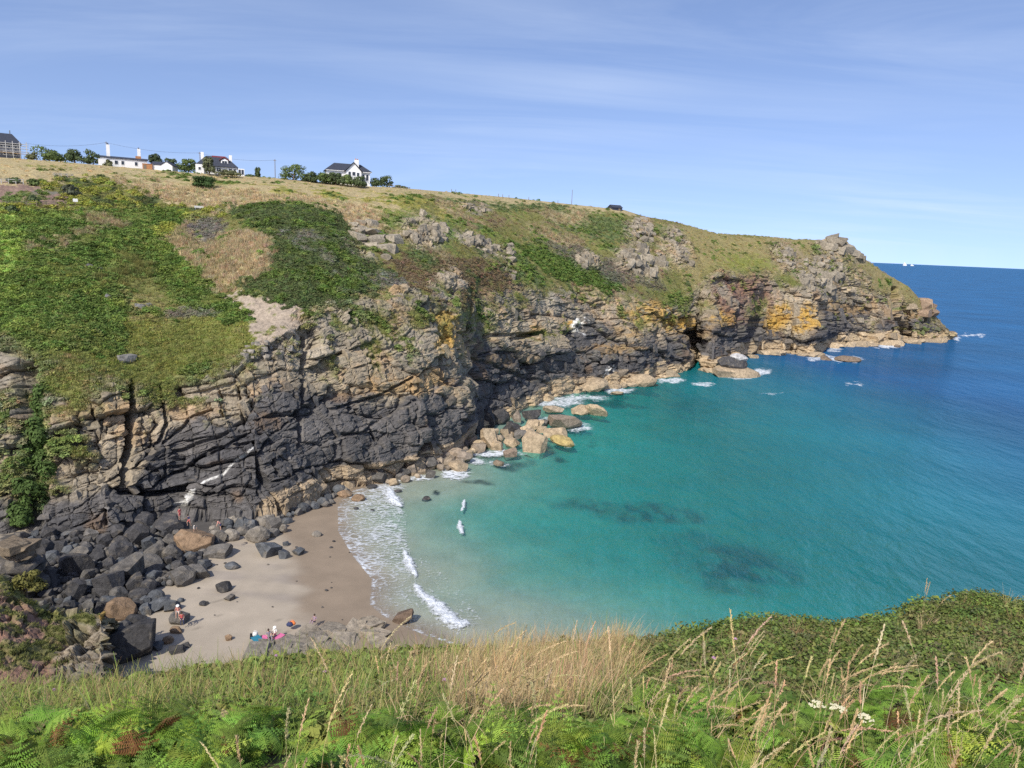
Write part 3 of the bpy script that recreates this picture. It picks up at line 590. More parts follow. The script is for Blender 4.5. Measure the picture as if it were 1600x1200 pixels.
# ---- colours of the rock
R1 = np.array((.315, .258, .178)); R1b = np.array((.24, .212, .165)); OCH = np.array((.33, .205, .10)); R2 = np.array((.075, .072, .071)); R2b = np.array((.125, .115, .105)); BARN = np.array((.40, .305, .19)); LICH = np.array((.40, .245, .06)); RED = np.array((.17, .075, .055)); GUANO = np.array((.72, .70, .64))
m = lambda a: np.asarray(a)[..., None]
rc = R1 * m(1 - CC) + R1b * m(CC)
rc = rc * m(0.78 + 0.45 * CC2) * m(1 + .25 * n_c)
och = sstep(.02, .42, n_b + .5 * (CC2 - .5) + .25 * n_c) * .52; rc = rc * (1 - m(och)) + OCH * m(1 + .25 * n_d * .6) * m(och)
ydark = np.interp(PX, [-200, 0, 60, 150, 205, 240, 300, 400, 440, 480, 560, 640, 700, 733, 745, 790, 850, 900, 960, 1060, 1080, 1110, 1170, 1185, 1225, 1260, 1290, 1350, 1400, 1440, 1492],
                  [800, 800, 790, 780, 765, 690, 660, 640, 600, 600, 635, 625, 610, 640, 540, 545, 545, 520, 530, 540, 505, 505, 485, 505, 520, 520, 490, 500, 505, 500, 515])
dk = sstep(-12, 12, PY - ydark + 8 + 34 * (CC - .5) + 26 * (CC2 - .5) + 12 * n_b + 8 * n_d)
dcol = R2 * m(1 - CC2) + R2b * m(CC2); dcol = dcol * m(1 + .3 * n_c)
rc = rc * (1 - m(dk)) + dcol * m(dk)
# rusty stain on some of the dark blocks
st = sstep(.3, .55, n_a + .5 * (CC - .5)) * dk * .55; rc = rc * (1 - m(st)) + np.array((.19, .125, .075)) * m(st)
for cx, cy_, rx, ry, s in [(702, 520, 26, 34, .9), (690, 488, 16, 14, .8), (650, 500, 20, 12, .5), (1015, 490, 40, 22, .75), (1058, 505, 16, 16, .8), (1076, 508, 12, 14, 1), (1130, 497, 20, 14, .95), (1205, 503, 16, 18, 1), (1222, 488, 14, 20, .9), (1262, 495, 18, 22, 1), (1250, 510, 16, 12, .9), (890, 508, 9, 8, 1), (838, 520, 22, 7, .6), (980, 520, 26, 14, .5),
                        (620, 608, 60, 14, .45), (690, 590, 26, 20, .45), (1340, 482, 30, 9, .55), (1300, 480, 20, 10, .5), (1430, 490, 22, 8, .5), (800, 560, 60, 10, .35), (180, 640, 26, 20, .3), (1085, 520, 40, 14, .4), (925, 470, 50, 12, .35), (960, 545, 50, 6, .5), (760, 440, 16, 14, .5), (610, 460, 26, 10, .4)]:
    l = sstep(1.4, .5, np.hypot((wpx - cx) / rx, (wpy - cy_) / ry)) * s * sstep(-.25, .15, n_c + .5 * (CC2 - .5) + .2 * s)
    rc = rc * (1 - m(l)) + LICH * m(1 + .3 * n_c) * m(l) if s > .7 else rc * (1 - m(l)) + (LICH * .5 + OCH * .5) * m(l)
footy = np.interp(PX, FOOT[:, 0], FOOT[:, 1]); bw_ = np.interp(PX, [-200, 400, 430, 530, 735, 760, 900, 1100, 1300, 1492], [0, 0, 28, 32, 26, 22, 24, 20, 19, 17])
bn = sstep(2, -3, footy - PY - bw_ * (1 + .25 * n_b + .5 * (CC2 - .5))) * (bw_ > 1)
bcol = BARN * m(1 + .2 * n_c + .2 * (CC2 - .5)); near = m(sstep(560, 420, PX) * 0 + sstep(760, 700, PX) * .35); bcol = bcol * (1 - near) + np.array((.22, .175, .135)) * near
rc = rc * (1 - m(bn)) + bcol * m(bn)
rs = redsoil * .8; rc = rc * (1 - m(rs)) + (RED * m(CC2) + np.array((.22, .13, .085)) * m(1 - CC2)) * m(rs)
vein = sstep(2.6, .9, dpoly(PX + 2.5 * n_c, PY, [(292, 778), (300, 766), (318, 752), (345, 742), (362, 722), (380, 712), (397, 697)])); vein = np.maximum(vein, sstep(6.5, 3, dpoly(PX + 3 * n_c, PY, [(284, 790), (292, 775), (297, 768)])))
vein = vein * sstep(-1.3, -.45, n_d + .3 * n_c); rc = rc * (1 - m(vein)) + GUANO * .75 * m(vein)
for cx, cy_, rx, ry in [(902, 507, 5, 12), (905, 500, 7, 5), (950, 575, 3, 10)]:
    g = ell(cx, cy_, rx, ry) * .8; rc = rc * (1 - m(g)) + GUANO * m(g)
C = C * (1 - m(rock)) + rc * m(rock)
C = np.clip(C, 0.005, 0.9)
fa = gridfaces(NR, NC)[:, ::-1]
def sub(name, r0, r1, label, cat):
    V = np.stack([TX[r0:r1], TY[r0:r1], TZ[r0:r1]], -1).reshape(-1, 3)
    me = mesh_np(name, V, gridfaces(r1 - r0, NC), C[r0:r1].reshape(-1, 3), smooth=False)
    me.flip_normals() if False else None
    return tag(link(name, me, M_terrain), label, cat, kind='structure')
CUT = NR0 + NR1
CLIFF = sub('cliff', 0, CUT + 1, 'long jointed rock cliff round the bay, grey above and black towards the sea', 'cliff')
HILL = sub('hillside', CUT, NR, 'grassy hillside and headland above the cliff', 'hillside')
def terr(px, py):
    """surface point of the far shore behind a photo pixel"""
    c = int(np.clip(round((px + 200) / 1692 * (NC - 1)), 1, NC - 2))
    q = proj(TX[:, c - 1:c + 2], TY[:, c - 1:c + 2], TZ[:, c - 1:c + 2])
    sel = slice(NR0, NR - NR3)
    i = int(np.argmin(np.abs(q[1][sel, 1] - py))) + NR0
    return np.array((TX[i, c], TY[i, c], TZ[i, c])), NRM[i, c], C[i, c], (i, c)
def hill_z(X, Y, c_px):
    c = int(np.clip(round((c_px + 200) / 1692 * (NC - 1)), 0, NC - 1))
    return float(np.interp(Y, TY[CUT:, c], TZ[CUT:, c]))

# ------------------------------------------------------------------ scattered growth: points that carry a plant, its turn, size and colour
def leaf_mesh(name, quads, mat):
    V = np.array(quads).reshape(-1, 3); n = len(V) // 4
    return mesh_np(name, V, np.arange(len(V)).reshape(n, 4)), mat
def source(name, meshes):
    c = bpy.data.collections.new(name)
    for i, (me, mat) in enumerate(meshes):
        o = bpy.data.objects.new('%s_%02d' % (name, i), me)
        if not me.materials: me.materials.append(mat)
        c.objects.link(o)
    return c
def scatter(name, coll, P3, rot, scl, idx, col, label, cat, kind='stuff', group=None):
    n = len(P3)
    me = bpy.data.meshes.new(name); me.vertices.add(n); me.vertices.foreach_set('co', np.asarray(P3, np.float32).ravel())
    for nm, ty, key, val in (('rot', 'FLOAT_VECTOR', 'vector', rot), ('scl', 'FLOAT_VECTOR', 'vector', scl), ('idx', 'INT', 'value', idx)):
        a = me.attributes.new(nm, ty, 'POINT'); a.data.foreach_set(key, np.asarray(val, np.int32 if ty == 'INT' else np.float32).ravel())
    a = me.attributes.new('Col', 'FLOAT_COLOR', 'POINT'); c4 = np.ones((n, 4), np.float32); c4[:, :3] = np.clip(col, .004, .9); a.data.foreach_set('color', c4.ravel())
    o = link(name, me)
    g = bpy.data.node_groups.new(name + '_nodes', 'GeometryNodeTree')
    g.interface.new_socket('Geometry', in_out='INPUT', socket_type='NodeSocketGeometry'); g.interface.new_socket('Geometry', in_out='OUTPUT', socket_type='NodeSocketGeometry')
    gi = g.nodes.new('NodeGroupInput'); go = g.nodes.new('NodeGroupOutput'); ip_ = g.nodes.new('GeometryNodeInstanceOnPoints'); ci = g.nodes.new('GeometryNodeCollectionInfo')
    ci.inputs['Collection'].default_value = coll; ci.inputs['Separate Children'].default_value = True; ci.inputs['Reset Children'].default_value = True
    g.links.new(gi.outputs[0], ip_.inputs['Points']); g.links.new(ci.outputs[0], ip_.inputs['Instance']); ip_.inputs['Pick Instance'].default_value = True
    for nm, ty, sock in (('rot', 'FLOAT_VECTOR', 'Rotation'), ('scl', 'FLOAT_VECTOR', 'Scale'), ('idx', 'INT', 'Instance Index')):
        na = g.nodes.new('GeometryNodeInputNamedAttribute'); na.data_type = ty; na.inputs[0].default_value = nm
        g.links.new(na.outputs[0], ip_.inputs[sock])
    g.links.new(ip_.outputs[0], go.inputs[0])
    md = o.modifiers.new('scatter', 'NODES'); md.node_group = g
    return tag(o, label, cat, group, kind)
def clump(n, rx, rz, leaf, seed, up=0.5, stretch=1.7):
    r = np.random.default_rng(seed); q = []
    for _ in range(n):
        a, b = r.uniform(0, 2 * math.pi), math.acos(r.uniform(0, 1)); rad = r.uniform(.55, 1.0)
        c = np.array((math.cos(a) * math.sin(b) * rx, math.sin(a) * math.sin(b) * rx, math.cos(b) * rz)) * rad
        d = c / (np.linalg.norm(c) + 1e-6) * (1 - up) + np.array((0, 0, up)) + r.normal(0, .35, 3); d /= np.linalg.norm(d)
        t = np.cross(d, r.normal(0, 1, 3)); t /= np.linalg.norm(t) + 1e-6; w = np.cross(d, t); l = leaf * r.uniform(.6, 1.3)
        q.append([c - t * l * stretch * .5, c + w * l * .5, c + t * l * stretch * .5 + d * l * .1, c - w * l * .5])
    return q
def blades(n, h, spread, wdt, seed, bend=.5, segs=2):
    r = np.random.default_rng(seed); q = []
    for _ in range(n):
        a = r.uniform(0, 2 * math.pi); rad = spread * math.sqrt(r.uniform(0, 1)); b0 = np.array((math.cos(a) * rad, math.sin(a) * rad, 0)); hh = h * r.uniform(.55, 1.1)
        lean = np.array((math.cos(a), math.sin(a), 0)) * r.uniform(.05, bend) + np.array((.25, .05, 0)) * bend + r.normal(0, .12, 3) * np.array((1, 1, 0)); side = np.array((-math.sin(a + r.uniform(-1, 1)), math.cos(a), 0)) * wdt * .5
        pts = [b0 + np.array((0, 0, hh * t)) + lean * hh * t * t for t in np.linspace(0, 1, segs + 1)]
        for i in range(segs):
            w0 = 1 - .75 * (i / segs) ** 2; w1 = 1 - .75 * ((i + 1) / segs) ** 2
            q.append([pts[i] - side * w0, pts[i] + side * w0, pts[i + 1] + side * w1, pts[i + 1] - side * w1])
    return q
S_bush = source('src_bush', [leaf_mesh('bush_%d' % i, clump(78, .62, .5, .15, 900 + i), M_clump) for i in range(4)])
S_fern = source('src_fern', [leaf_mesh('fern_%d' % i, clump(58, .6, .42, .17, 920 + i, .75, 2.6), M_clump) for i in range(4)])
S_dry = source('src_dry', [leaf_mesh('dry_%d' % i, blades(30, .8, .45, .06, 940 + i, .45), M_clump) for i in range(4)])
S_short = source('src_short', [leaf_mesh('short_%d' % i, blades(26, .35, .55, .08, 960 + i, .7) + clump(8, .5, .22, .16, 965 + i), M_clump) for i in range(4)])

GAIN = 1.7   # leaves stand at all angles, so their own albedo is higher than the mass looks
def hillside_growth():
    sel = np.zeros(PX.shape, bool); sel[NR0 + 10:NR - NR3 + 1] = True
    w = dens * (rock < 0.45) * sel * (PX > -120) * (tuft > 0)
    pw = np.gradient(PX, axis=1) * np.abs(np.gradient(PY, axis=0)); w = w * np.clip(pw, .2, 6)
    w = np.where(tuft == 1, w * .8, w)
    fl = (w / w.sum()).ravel(); n = 52000
    ids = rng.choice(fl.size, n, p=fl)
    p3 = np.stack([TX.ravel()[ids], TY.ravel()[ids], TZ.ravel()[ids]], 1) + rng.normal(0, .12, (n, 3)) * np.array((1, 1, .2)); ty = tuft.ravel()[ids]; cc = C.reshape(-1, 3)[ids]
    va = rng.uniform(.82, 1.22, (n, 1)) * (1 + rng.normal(0, .07, (n, 3))); dd = dist.ravel()[ids]
    p3[:, 2] -= 0.08
    rot = np.stack([rng.normal(0, .2, n), rng.normal(0, .2, n), rng.uniform(0, 6.28, n)], 1)
    szd = np.interp(dd, [90, 250, 430], [.95, 1.2, 1.6])
    for t, coll, name, label, cat, s0, s1 in [(2, S_fern, 'hillside_bracken', 'green bracken covering the slopes across the bay', 'bracken', .7, 1.35), (3, S_dry, 'hillside_dry_grass', 'pale straw-coloured grass in swathes across the hillside', 'dry grass', .6, 1.2),
                                              (4, S_bush, 'hillside_gorse', 'dark low gorse and heather across the hillside', 'gorse', .5, 1.15), (5, S_bush, 'yellow_green_scrub', 'yellow-green rounded scrub near the picnic tables', 'scrub', .9, 1.7), (1, S_short, 'hillside_turf', 'short mixed olive turf growing on the slopes and cliff ledges', 'turf', .5, 1.1)]:
        k = ty == t; sz = (rng.uniform(s0, s1, n) * szd)[k]
        scatter(name, coll, p3[k], rot[k], np.stack([sz, sz, sz * rng.uniform(.7, 1.2, k.sum())], 1), rng.integers(0, 4, k.sum()), cc[k] * va[k] * (GAIN if t != 3 else 1.2), label, cat)
hillside_growth()

# ------------------------------------------------------------------ the slope in front
FE = np.array([(-500, 1120), (0, 1104), (200, 1084), (400, 1052), (600, 1034), (730, 1030), (1000, 1012), (1100, 990), (1190, 968), (1245, 978), (1310, 984), (1370, 976), (1430, 954), (1500, 936), (1550, 938), (1600, 948), (2100, 965)], float)
def fg(px, t):
    """t: 0 at the brow, 1 at the bottom of the photograph, up to 3 under the camera"""
    px = np.asarray(px, float); t = np.asarray(t, float)
    e = np.interp(px, FE[:, 0], FE[:, 1]); ye = np.interp(px, [-500, 400, 900, 1500, 2100], [10, 10.5, 12, 14, 13])
    py = np.where(t <= 1, e + (1200 - e) * t, np.where(t <= 2, 1200 + 300 * (t - 1), 1500 + 1500 * (t - 2)))
    Y = np.interp(t, [0, 1, 2, 3], [0, 1, 2, 3]); Y = np.where(t <= 1, ye * (4.8 / ye) ** t, np.where(t <= 2, 4.8 + (2.4 - 4.8) * (t - 1), 2.4 - 1.9 * (t - 2)))
    X, Y, Z = aty(px, py, Y)
    Z = Z + 0.10 * fbm(X / 1.1, Y / 1.1, 0 * X, 601, 3) * sstep(0, .2, t)
    return X, Y, Z
def build_near():
    pxs = np.linspace(-500, 2100, 170); ts = np.linspace(0, 3, 70)
    PXg, Tg = np.meshgrid(pxs, ts); X, Y, Z = fg(PXg, Tg)
    dr = []
    for dy, dz in ((2.5, 2.6), (5, 6.5), (9, 11.5), (16, 18.5), (26, 26), (38, 33), (50, 45)):
        k_ = (Y[0] + dy) / Y[0]; dr.append((X[0] * k_, Y[0] + dy, Z[0] - dz))
    X = np.vstack([np.array([d[0] for d in dr[::-1]]), X]); Y = np.vstack([np.array([d[1] for d in dr[::-1]]), Y]); Z = np.vstack([np.array([d[2] for d in dr[::-1]]), Z])
    n = fbm(X / .7, Y / .7, Z / .7, 611, 4)
    c = np.array((.075, .070, .030)) * (1 + .5 * n[..., None])
    me = mesh_np('near_slope', np.stack([X, Y, Z], -1).reshape(-1, 3), gridfaces(*X.shape)[:, ::-1], c.reshape(-1, 3), smooth=True)
    tag(link('near_slope', me, M_terrain), 'overgrown grassy slope in front falling away to the bay', 'slope', kind='structure')
build_near()

# one bracken frond: stem, then a blade of paired pinnae, each cut into leaflets
def frond(seed, L=.62, stem=.42, npair=13):
    r = np.random.default_rng(seed); q = []
    ax = lambda s: np.array((0.10 * s + 0.85 * s * s * L, 0.04 * math.sin(4 * s), stem + L * (0.62 * s - 0.42 * s * s)))     # rises, arches over
    def strip(a, b, w):
        d = b - a; sd_ = np.cross(d, (0, 0, 1.0)); sd_ = sd_ / (np.linalg.norm(sd_) + 1e-6) * w * .5; q.append([a - sd_, a + sd_, b + sd_ * .7, b - sd_ * .7])
    p0 = np.array((-.06, 0, 0)); strip(p0, p0 * .4 + ax(0) * .6, .012); strip(p0 * .4 + ax(0) * .6, ax(0), .010)
    for i in range(8): strip(ax(i / 8), ax((i + 1) / 8), .007)
    for i in range(npair):
        s = (i + .5) / npair; o = ax(s); t = ax(min(s + .03, 1)) - ax(s - .03); t /= np.linalg.norm(t)
        pl = L * .46 * (1 - s) ** .85 * (1 if s > .12 else .9) + .015
        for sd_ in (-1, 1):
            d = np.array((0, sd_, 0)) * .92 + t * .42 + np.array((0, 0, -.10 + r.normal(0, .10))); d += r.normal(0, .05, 3); d /= np.linalg.norm(d)
            upv = np.cross(d, t) * -sd_; upv /= np.linalg.norm(upv) + 1e-6
            sv = np.cross(upv, d)
            m_ = max(3, int(pl / .024)); e = o + d * pl + np.array((0, 0, -.18 * pl))
            for j in range(m_):
                u0 = (j + .1) / m_; u1 = (j + .8) / m_; lw = (pl * .155 + .006) * (1 - u0) ** .7 + .004
                c0 = o + (e - o) * u0; c1 = o + (e - o) * u1
                for s2 in (-1, 1):
                    tip = (c0 + c1) / 2 + sv * s2 * lw + (e - o) * (.35 / m_) + np.array((0, 0, -.12 * lw))
                    q.append([c0, c1, tip + (e - o) * .12 / m_, tip - (e - o) * .15 / m_])
    return q
M_fern = mat_surface('bracken_leaf', 'inst', 0.6, 6.0, 0.18, trans=0.35, spec=0.3)
S_frond = source('src_frond', [leaf_mesh('frond_%d' % i, frond(700 + i, L, st, 12), M_fern) for i, (L, st) in enumerate([(.62, .46), (.55, .38), (.70, .54), (.48, .32)])])
S_grassn = source('src_grassn', [leaf_mesh('grass_%d' % i, blades(34, .62, .16, .007, 720 + i, .5, 4), M_clump) for i in range(4)])
S_heath = source('src_heath', [leaf_mesh('heath_%d' % i, clump(120, .24, .20, .030, 740 + i, .45, 1.7), M_clump) for i in range(4)])
S_herb = source('src_herb', [leaf_mesh('herb_%d' % i, clump(64, .17, .22, .050, 760 + i, .4, 1.9) + blades(3, .34, .12, .008, 770 + i, .6, 3), M_clump) for i in range(4)])
def stalk(seed, h, bend, head):
    r = np.random.default_rng(seed); q = []; dr = np.array((math.cos(.3), math.sin(.3) * .3, 0))
    f = lambda t: np.array((0, 0, h * (t - .22 * bend * t ** 3))) + dr * bend * h * (.10 * t + .55 * t ** 3.2)
    def strip(a, b, w0, w1):
        for ax in ((1., 0, 0), (0, 1., 0)):
            s = np.array(ax) * .5; q.append([a - s * w0, a + s * w0, b + s * w1, b - s * w1])
    n = 10
    for i in range(n): strip(f(i / n), f((i + 1) / n), .0042 - .0026 * i / n, .0042 - .0026 * (i + 1) / n)
    for j in range(int(110 * head / .22)):
        t = 1 - head * (j / (110 * head / .22)) ** 1.0; c = f(t); t2 = f(min(t + .02, 1)) - f(t - .02); t2 /= np.linalg.norm(t2)
        d = t2 * 1.0 + r.normal(0, .27, 3); d /= np.linalg.norm(d); l = r.uniform(.014, .030); s = np.cross(d, r.normal(0, 1, 3)); s /= np.linalg.norm(s); s *= r.uniform(.0022, .0040); b = c + d * .004
        q.append([b, b + d * l * .5 + s, b + d * l, b + d * l * .5 - s])
    a = r.uniform(0, 6.28)
    for k_ in (.25, .45):   # two withered leaves
        b = f(k_); d = np.array((math.cos(a + k_ * 5), math.sin(a + k_ * 5), .8)) * .12; e = b + d; g2 = e + d * np.array((1, 1, -.6)); s = np.array((-d[1], d[0], 0)) * .025
        q.append([b - s, b + s, e + s * .8, e - s * .8]); q.append([e - s * .8, e + s * .8, g2, g2])
    return q
ST = [(1.0, .2, .2), (1.15, .45, .22), (.9, .1, .18), (1.2, .8, .24), (1.05, .3, .2), (.85, .15, .22)]
S_stalk = source('src_stalk', [leaf_mesh('stalk_%d' % i, stalk(780 + i, *a), M_clump) for i, a in enumerate(ST)])
def near_growth():
    def pts(n, px0, px1, t0, t1, ok=None, pw=1.0):
        px = rng.uniform(px0, px1, n); t = t0 + (t1 - t0) * rng.uniform(0, 1, n) ** pw
        if ok is not None:
            k = ok(px, t); px, t = px[k], t[k]
        X, Y, Z = fg(px, t); return np.stack([X, Y, Z], 1), px, t
    def go(name, coll, n, px0, px1, t0, t1, ok, col, s0, s1, label, cat, nv=4, tilt=.18, lean=None, pw=1.0, var=.25, hv=.08, dead=0.0):
        p3, px, t = pts(n, px0, px1, t0, t1, ok, pw); m_ = len(p3)
        rot = np.stack([rng.normal(0, tilt, m_), rng.normal(0, tilt, m_), rng.uniform(0, 6.28, m_) if lean is None else rng.normal(lean[0], lean[1], m_)], 1)
        sz = rng.uniform(s0, s1, m_); c = np.asarray(col(px, t, m_)) * (1 + rng.normal(0, hv, (m_, 3))) * rng.uniform(1 - var, 1 + var, (m_, 1))
        if dead > 0:
            k = rng.uniform(0, 1, m_) < dead; c[k] = np.array((.22, .10, .035)) * rng.uniform(.6, 1.3, (k.sum(), 1))
        return scatter(name, coll, p3, rot, np.stack([sz] * 3, 1), rng.integers(0, nv, m_), c, label, cat)
    nz = lambda px, t: vnoise(px / 130, t * 3.2, 0 * px, 801)
    brk = lambda px: np.interp(px, [-300, 0, 300, 600, 700, 900, 1000, 1150, 1300, 1450, 1700], [.80, .78, .76, .80, .80, .74, .58, .54, .64, .68, .62])   # where the bracken begins
    isb = lambda px, t: (t > brk(px) + .10 * nz(px, t)) & (vnoise(px / 55, t * 7, 0 * px, 821) > -.38)
    gr = np.array((.185, .30, .045)); 
    go('bracken', S_frond, 6500, -350, 1950, .45, 1.9, isb, lambda px, t, n: np.where((rng.uniform(0, 1, (n, 1)) < .35), gr * np.array((1.5, 1.25, 1.2)), gr), .30, .64, 'bright green bracken fronds filling the bottom of the view', 'bracken', tilt=.45, var=.5, dead=.03)
    tan = lambda px, t: (t < brk(px) + .08) & (np.abs(px - np.interp(t, [0, .3, .7], [860, 830, 800])) < np.interp(t, [0, .3, .7], [165, 150, 110]) * (1 + .3 * nz(px * 3, t)) * rng.uniform(.45, 1.3, px.shape))
    TC = np.array((.50, .37, .19))
    go('straw_grass', S_grassn, 2000, 560, 1090, 0, .8, tan, lambda px, t, n: TC + 0 * px[:, None],   .4, .95, 'dense stand of pale straw-coloured grass on the brow', 'dry grass', tilt=.12, lean=(0.2, .8), var=.22)
    low = lambda px, t: (px < 1000) & (~tan(px, t) | (rng.uniform(0, 1, px.shape) < .35)) & (t < brk(px) + .2)
    go('low_herbs', S_herb, 6000, -300, 1010, 0, .85, low, lambda px, t, n: np.where(rng.uniform(0, 1, (n, 1)) < .25, np.array((.34, .29, .12)), np.array((.215, .27, .065))), .8, 1.6, 'low pale green herbs and grass along the edge of the slope', 'herbs', var=.35)
    go('mixed_grass', S_grassn, 700, -300, 1010, 0, .8, low, lambda px, t, n: np.where(rng.uniform(0, 1, (n, 1)) < .5, TC * .8, np.array((.13, .15, .045))), .45, .85, 'thin mixed grass among the low herbs', 'grass', tilt=.2, lean=(0.2, 1.2), var=.3)
    hth = lambda px, t: (px > np.interp(t, [0, .3, .6], [985, 960, 1010])) & (t < brk(px) + .22)
    go('heath_shrub', S_heath, 5200, 950, 2000, -.0, .85, hth, lambda px, t, n: np.where(rng.uniform(0, 1, (n, 1)) < .2, np.array((.20, .19, .075)), np.array((.155, .20, .048))), .7, 1.5, 'dense dark green small-leaved heath on the brow above the water', 'heath', var=.4)
    go('heath_grass', S_grassn, 260, 1000, 2000, 0.05, .7, hth, lambda px, t, n: TC * .75 + 0 * px[:, None], .35, .7, 'sparse dry grass poking through the heath', 'dry grass', tilt=.3, lean=(0.2, 1.2), var=.3)
    go('seeding_grass', S_stalk, 520, 250, 1750, .25, 1.6, lambda px, t: (vnoise(px / 150, t * 2.5, 0 * px, 811) > np.interp(px, [200, 600, 800, 1600], [.35, -.15, -.35, .0])) & (t > np.where(px > 980, .5, .3)), lambda px, t, n: np.array((.62, .49, .27)) + 0 * px[:, None], .6, 1.02, 'tall pale grass stalks with feathery seed heads leaning in the wind', 'grass', nv=6, tilt=.16, lean=(0, 1.25), var=.15)
near_growth()

# a few tussocks of tall grass that stand out, each a thing of its own
M_straw = mat_surface('straw', (.56, .42, .23), 0.85, 3, .25, trans=.2)
M_stem = mat_surface('green_stem', (.20, .24, .06), 0.8, 3, .2); M_umbel = mat_surface('umbel_flower', (.62, .58, .40), 0.85, 9, .2); M_bramble = mat_surface('bramble_stem', (.10, .045, .035), 0.7, 6, .3); M_thistle = mat_surface('thistle_flower', (.42, .25, .36), .9, 5, .2)
def tussock(px, t, n, spread, h, lean, label, seed):
    X, Y, Z = [float(a) for a in fg(px, t)]; o = empty('grass_tussock', (X, Y, Z)); r = np.random.default_rng(seed)
    for i in range(n):
        me, _ = leaf_mesh('stalk', stalk(seed * 50 + i, h * r.uniform(.7, 1.15), r.uniform(*lean), .22), None)
        c = link('stalk', me, M_straw, o); c.location = (r.normal(0, spread), r.normal(0, spread), -.03); c.rotation_euler = (r.normal(0, .12), r.normal(0, .12), r.normal(0, .9))
    me, _ = leaf_mesh('basal_leaves', blades(60, h * .4, spread * 1.6, .006, seed + 3, .8, 4), None); link('basal_leaves', me, M_straw, o)
    tag(o, label, 'grass')
tussock(1295, .82, 14, .09, 1.02, (.1, .9), 'tall straw tussock with upright plumes beside the bramble stem', 5)
tussock(760, .90, 26, .14, .98, (.1, .8), 'bushiest clump of pale seeding grass, in the middle of the bracken', 6)
tussock(1065, .95, 12, .10, .85, (.2, 1.0), 'pale grass clump between the middle clump and the bramble stem', 7)
tussock(1500, 1.0, 9, .09, .9, (.4, 1.1), 'arching straw grass clump in the bottom right corner', 8)
tussock(640, .95, 10, .07, .92, (.1, .5), 'thin upright straw clump next to the bushiest clump', 9)
tussock(1440, .18, 3, .04, .95, (.0, .35), 'lone tall dry stalks standing above the heath against the water', 10)
tussock(945, .16, 3, .03, .8, (.0, .3), 'few tall stalks rising over the straw stand into the water', 11)
def umbel(px, t, h, label, seed):
    X, Y, Z = [float(a) for a in fg(px, t)]; o = empty('umbel_flower', (X, Y, Z)); r = random.Random(seed)
    MB().bar((0, 0, 0), (.02, 0, h), .004, .003).build('stem', M_stem, o); hd = MB(); sp = MB()
    for i in range(18):
        a = r.uniform(0, 6.28); q = .05 * math.sqrt(r.random()); c = (.02 + q * math.cos(a), q * math.sin(a), h + .035 - q * .25 + r.uniform(-.004, .004)); sp.bar((.02, 0, h - .02), c, .0015, .001, 4)
        for j in range(5):
            d = (r.uniform(-.011, .011), r.uniform(-.011, .011), r.uniform(0, .006)); hd.bar((c[0] + d[0], c[1] + d[1], c[2] + d[2]), (c[0] + d[0], c[1] + d[1], c[2] + d[2] + .006), .006, .004, 5)
    hd.build('flower_head', M_umbel, o); sp.build('spokes', M_stem, o); tag(o, label, 'flower')
umbel(1258, 1.02, .50, 'cream flat-topped flower head at the bottom edge, leftmost of three', 1); umbel(1290, 1.06, .53, 'cream flat-topped flower head at the bottom edge, middle of three', 2); umbel(1335, 1.07, .47, 'cream flat-topped flower head at the bottom edge, rightmost of three', 3)
def bramble():
    X, Y, Z = [float(a) for a in fg(1400, 1.15)]; b = MB(); p = [aty(x, y, 4.9 - .0 * i) for i, (x, y) in enumerate([(1282, 1172), (1292, 1158), (1312, 1154), (1336, 1162), (1360, 1174), (1385, 1192), (1405, 1225)])]
    p = [Vector([float(c) for c in q]) - Vector((X, Y, Z)) for q in p]; o = empty('bramble', (X, Y, Z))
    for i in range(len(p) - 1): b.bar(p[i], p[i + 1], .009, .009)
    b.bar(p[-1], Vector((0, 0, -.02)), .009, .010); b.build('stem', M_bramble, o)
    me, _ = leaf_mesh('leaves', [[list(np.array(a) * np.array((1.2, 1, .7)) + np.array(p[2 + i % 4])) for a in qd] for i, qd in enumerate(clump(26, .1, .07, .035, 77))], None); link('leaves', me, M_stem, o)
    tag(o, 'arching dark red bramble stem among the bracken', 'bramble')
bramble()
def thistles():
    for i, (px, t) in enumerate([(430, .12), (505, .3), (1108, .42), (1142, .3), (690, .5), (85, .25)]):
        X, Y, Z = [float(a) for a in fg(px, t)]; o = empty('pink_flower', (X, Y, Z)); r = random.Random(i); MB().bar((0, 0, 0), (.02, 0, .42), .004, .003).build('stem', M_stem, o); f = MB()
        for k_ in range(26):
            d = Vector((r.gauss(0, 1), r.gauss(0, 1), abs(r.gauss(0, 1)) + .2)).normalized() * .026; f.bar((.02, 0, .42), Vector((.02, 0, .42)) + d, .004, .006, 4)
        f.build('flower_head', M_thistle, o)
        tag(o, ['pale pink flower above the beach towels on the brow', 'pale pink flower lower down among the low herbs', 'lone pale pink flower at the edge of the bracken below the heath', 'pale pink flower nearest the bramble side of the heath', 'pale pink flower at the foot of the straw grass', 'pale pink flower in the herbs near the bottom left corner'][i], 'flower')
thistles()

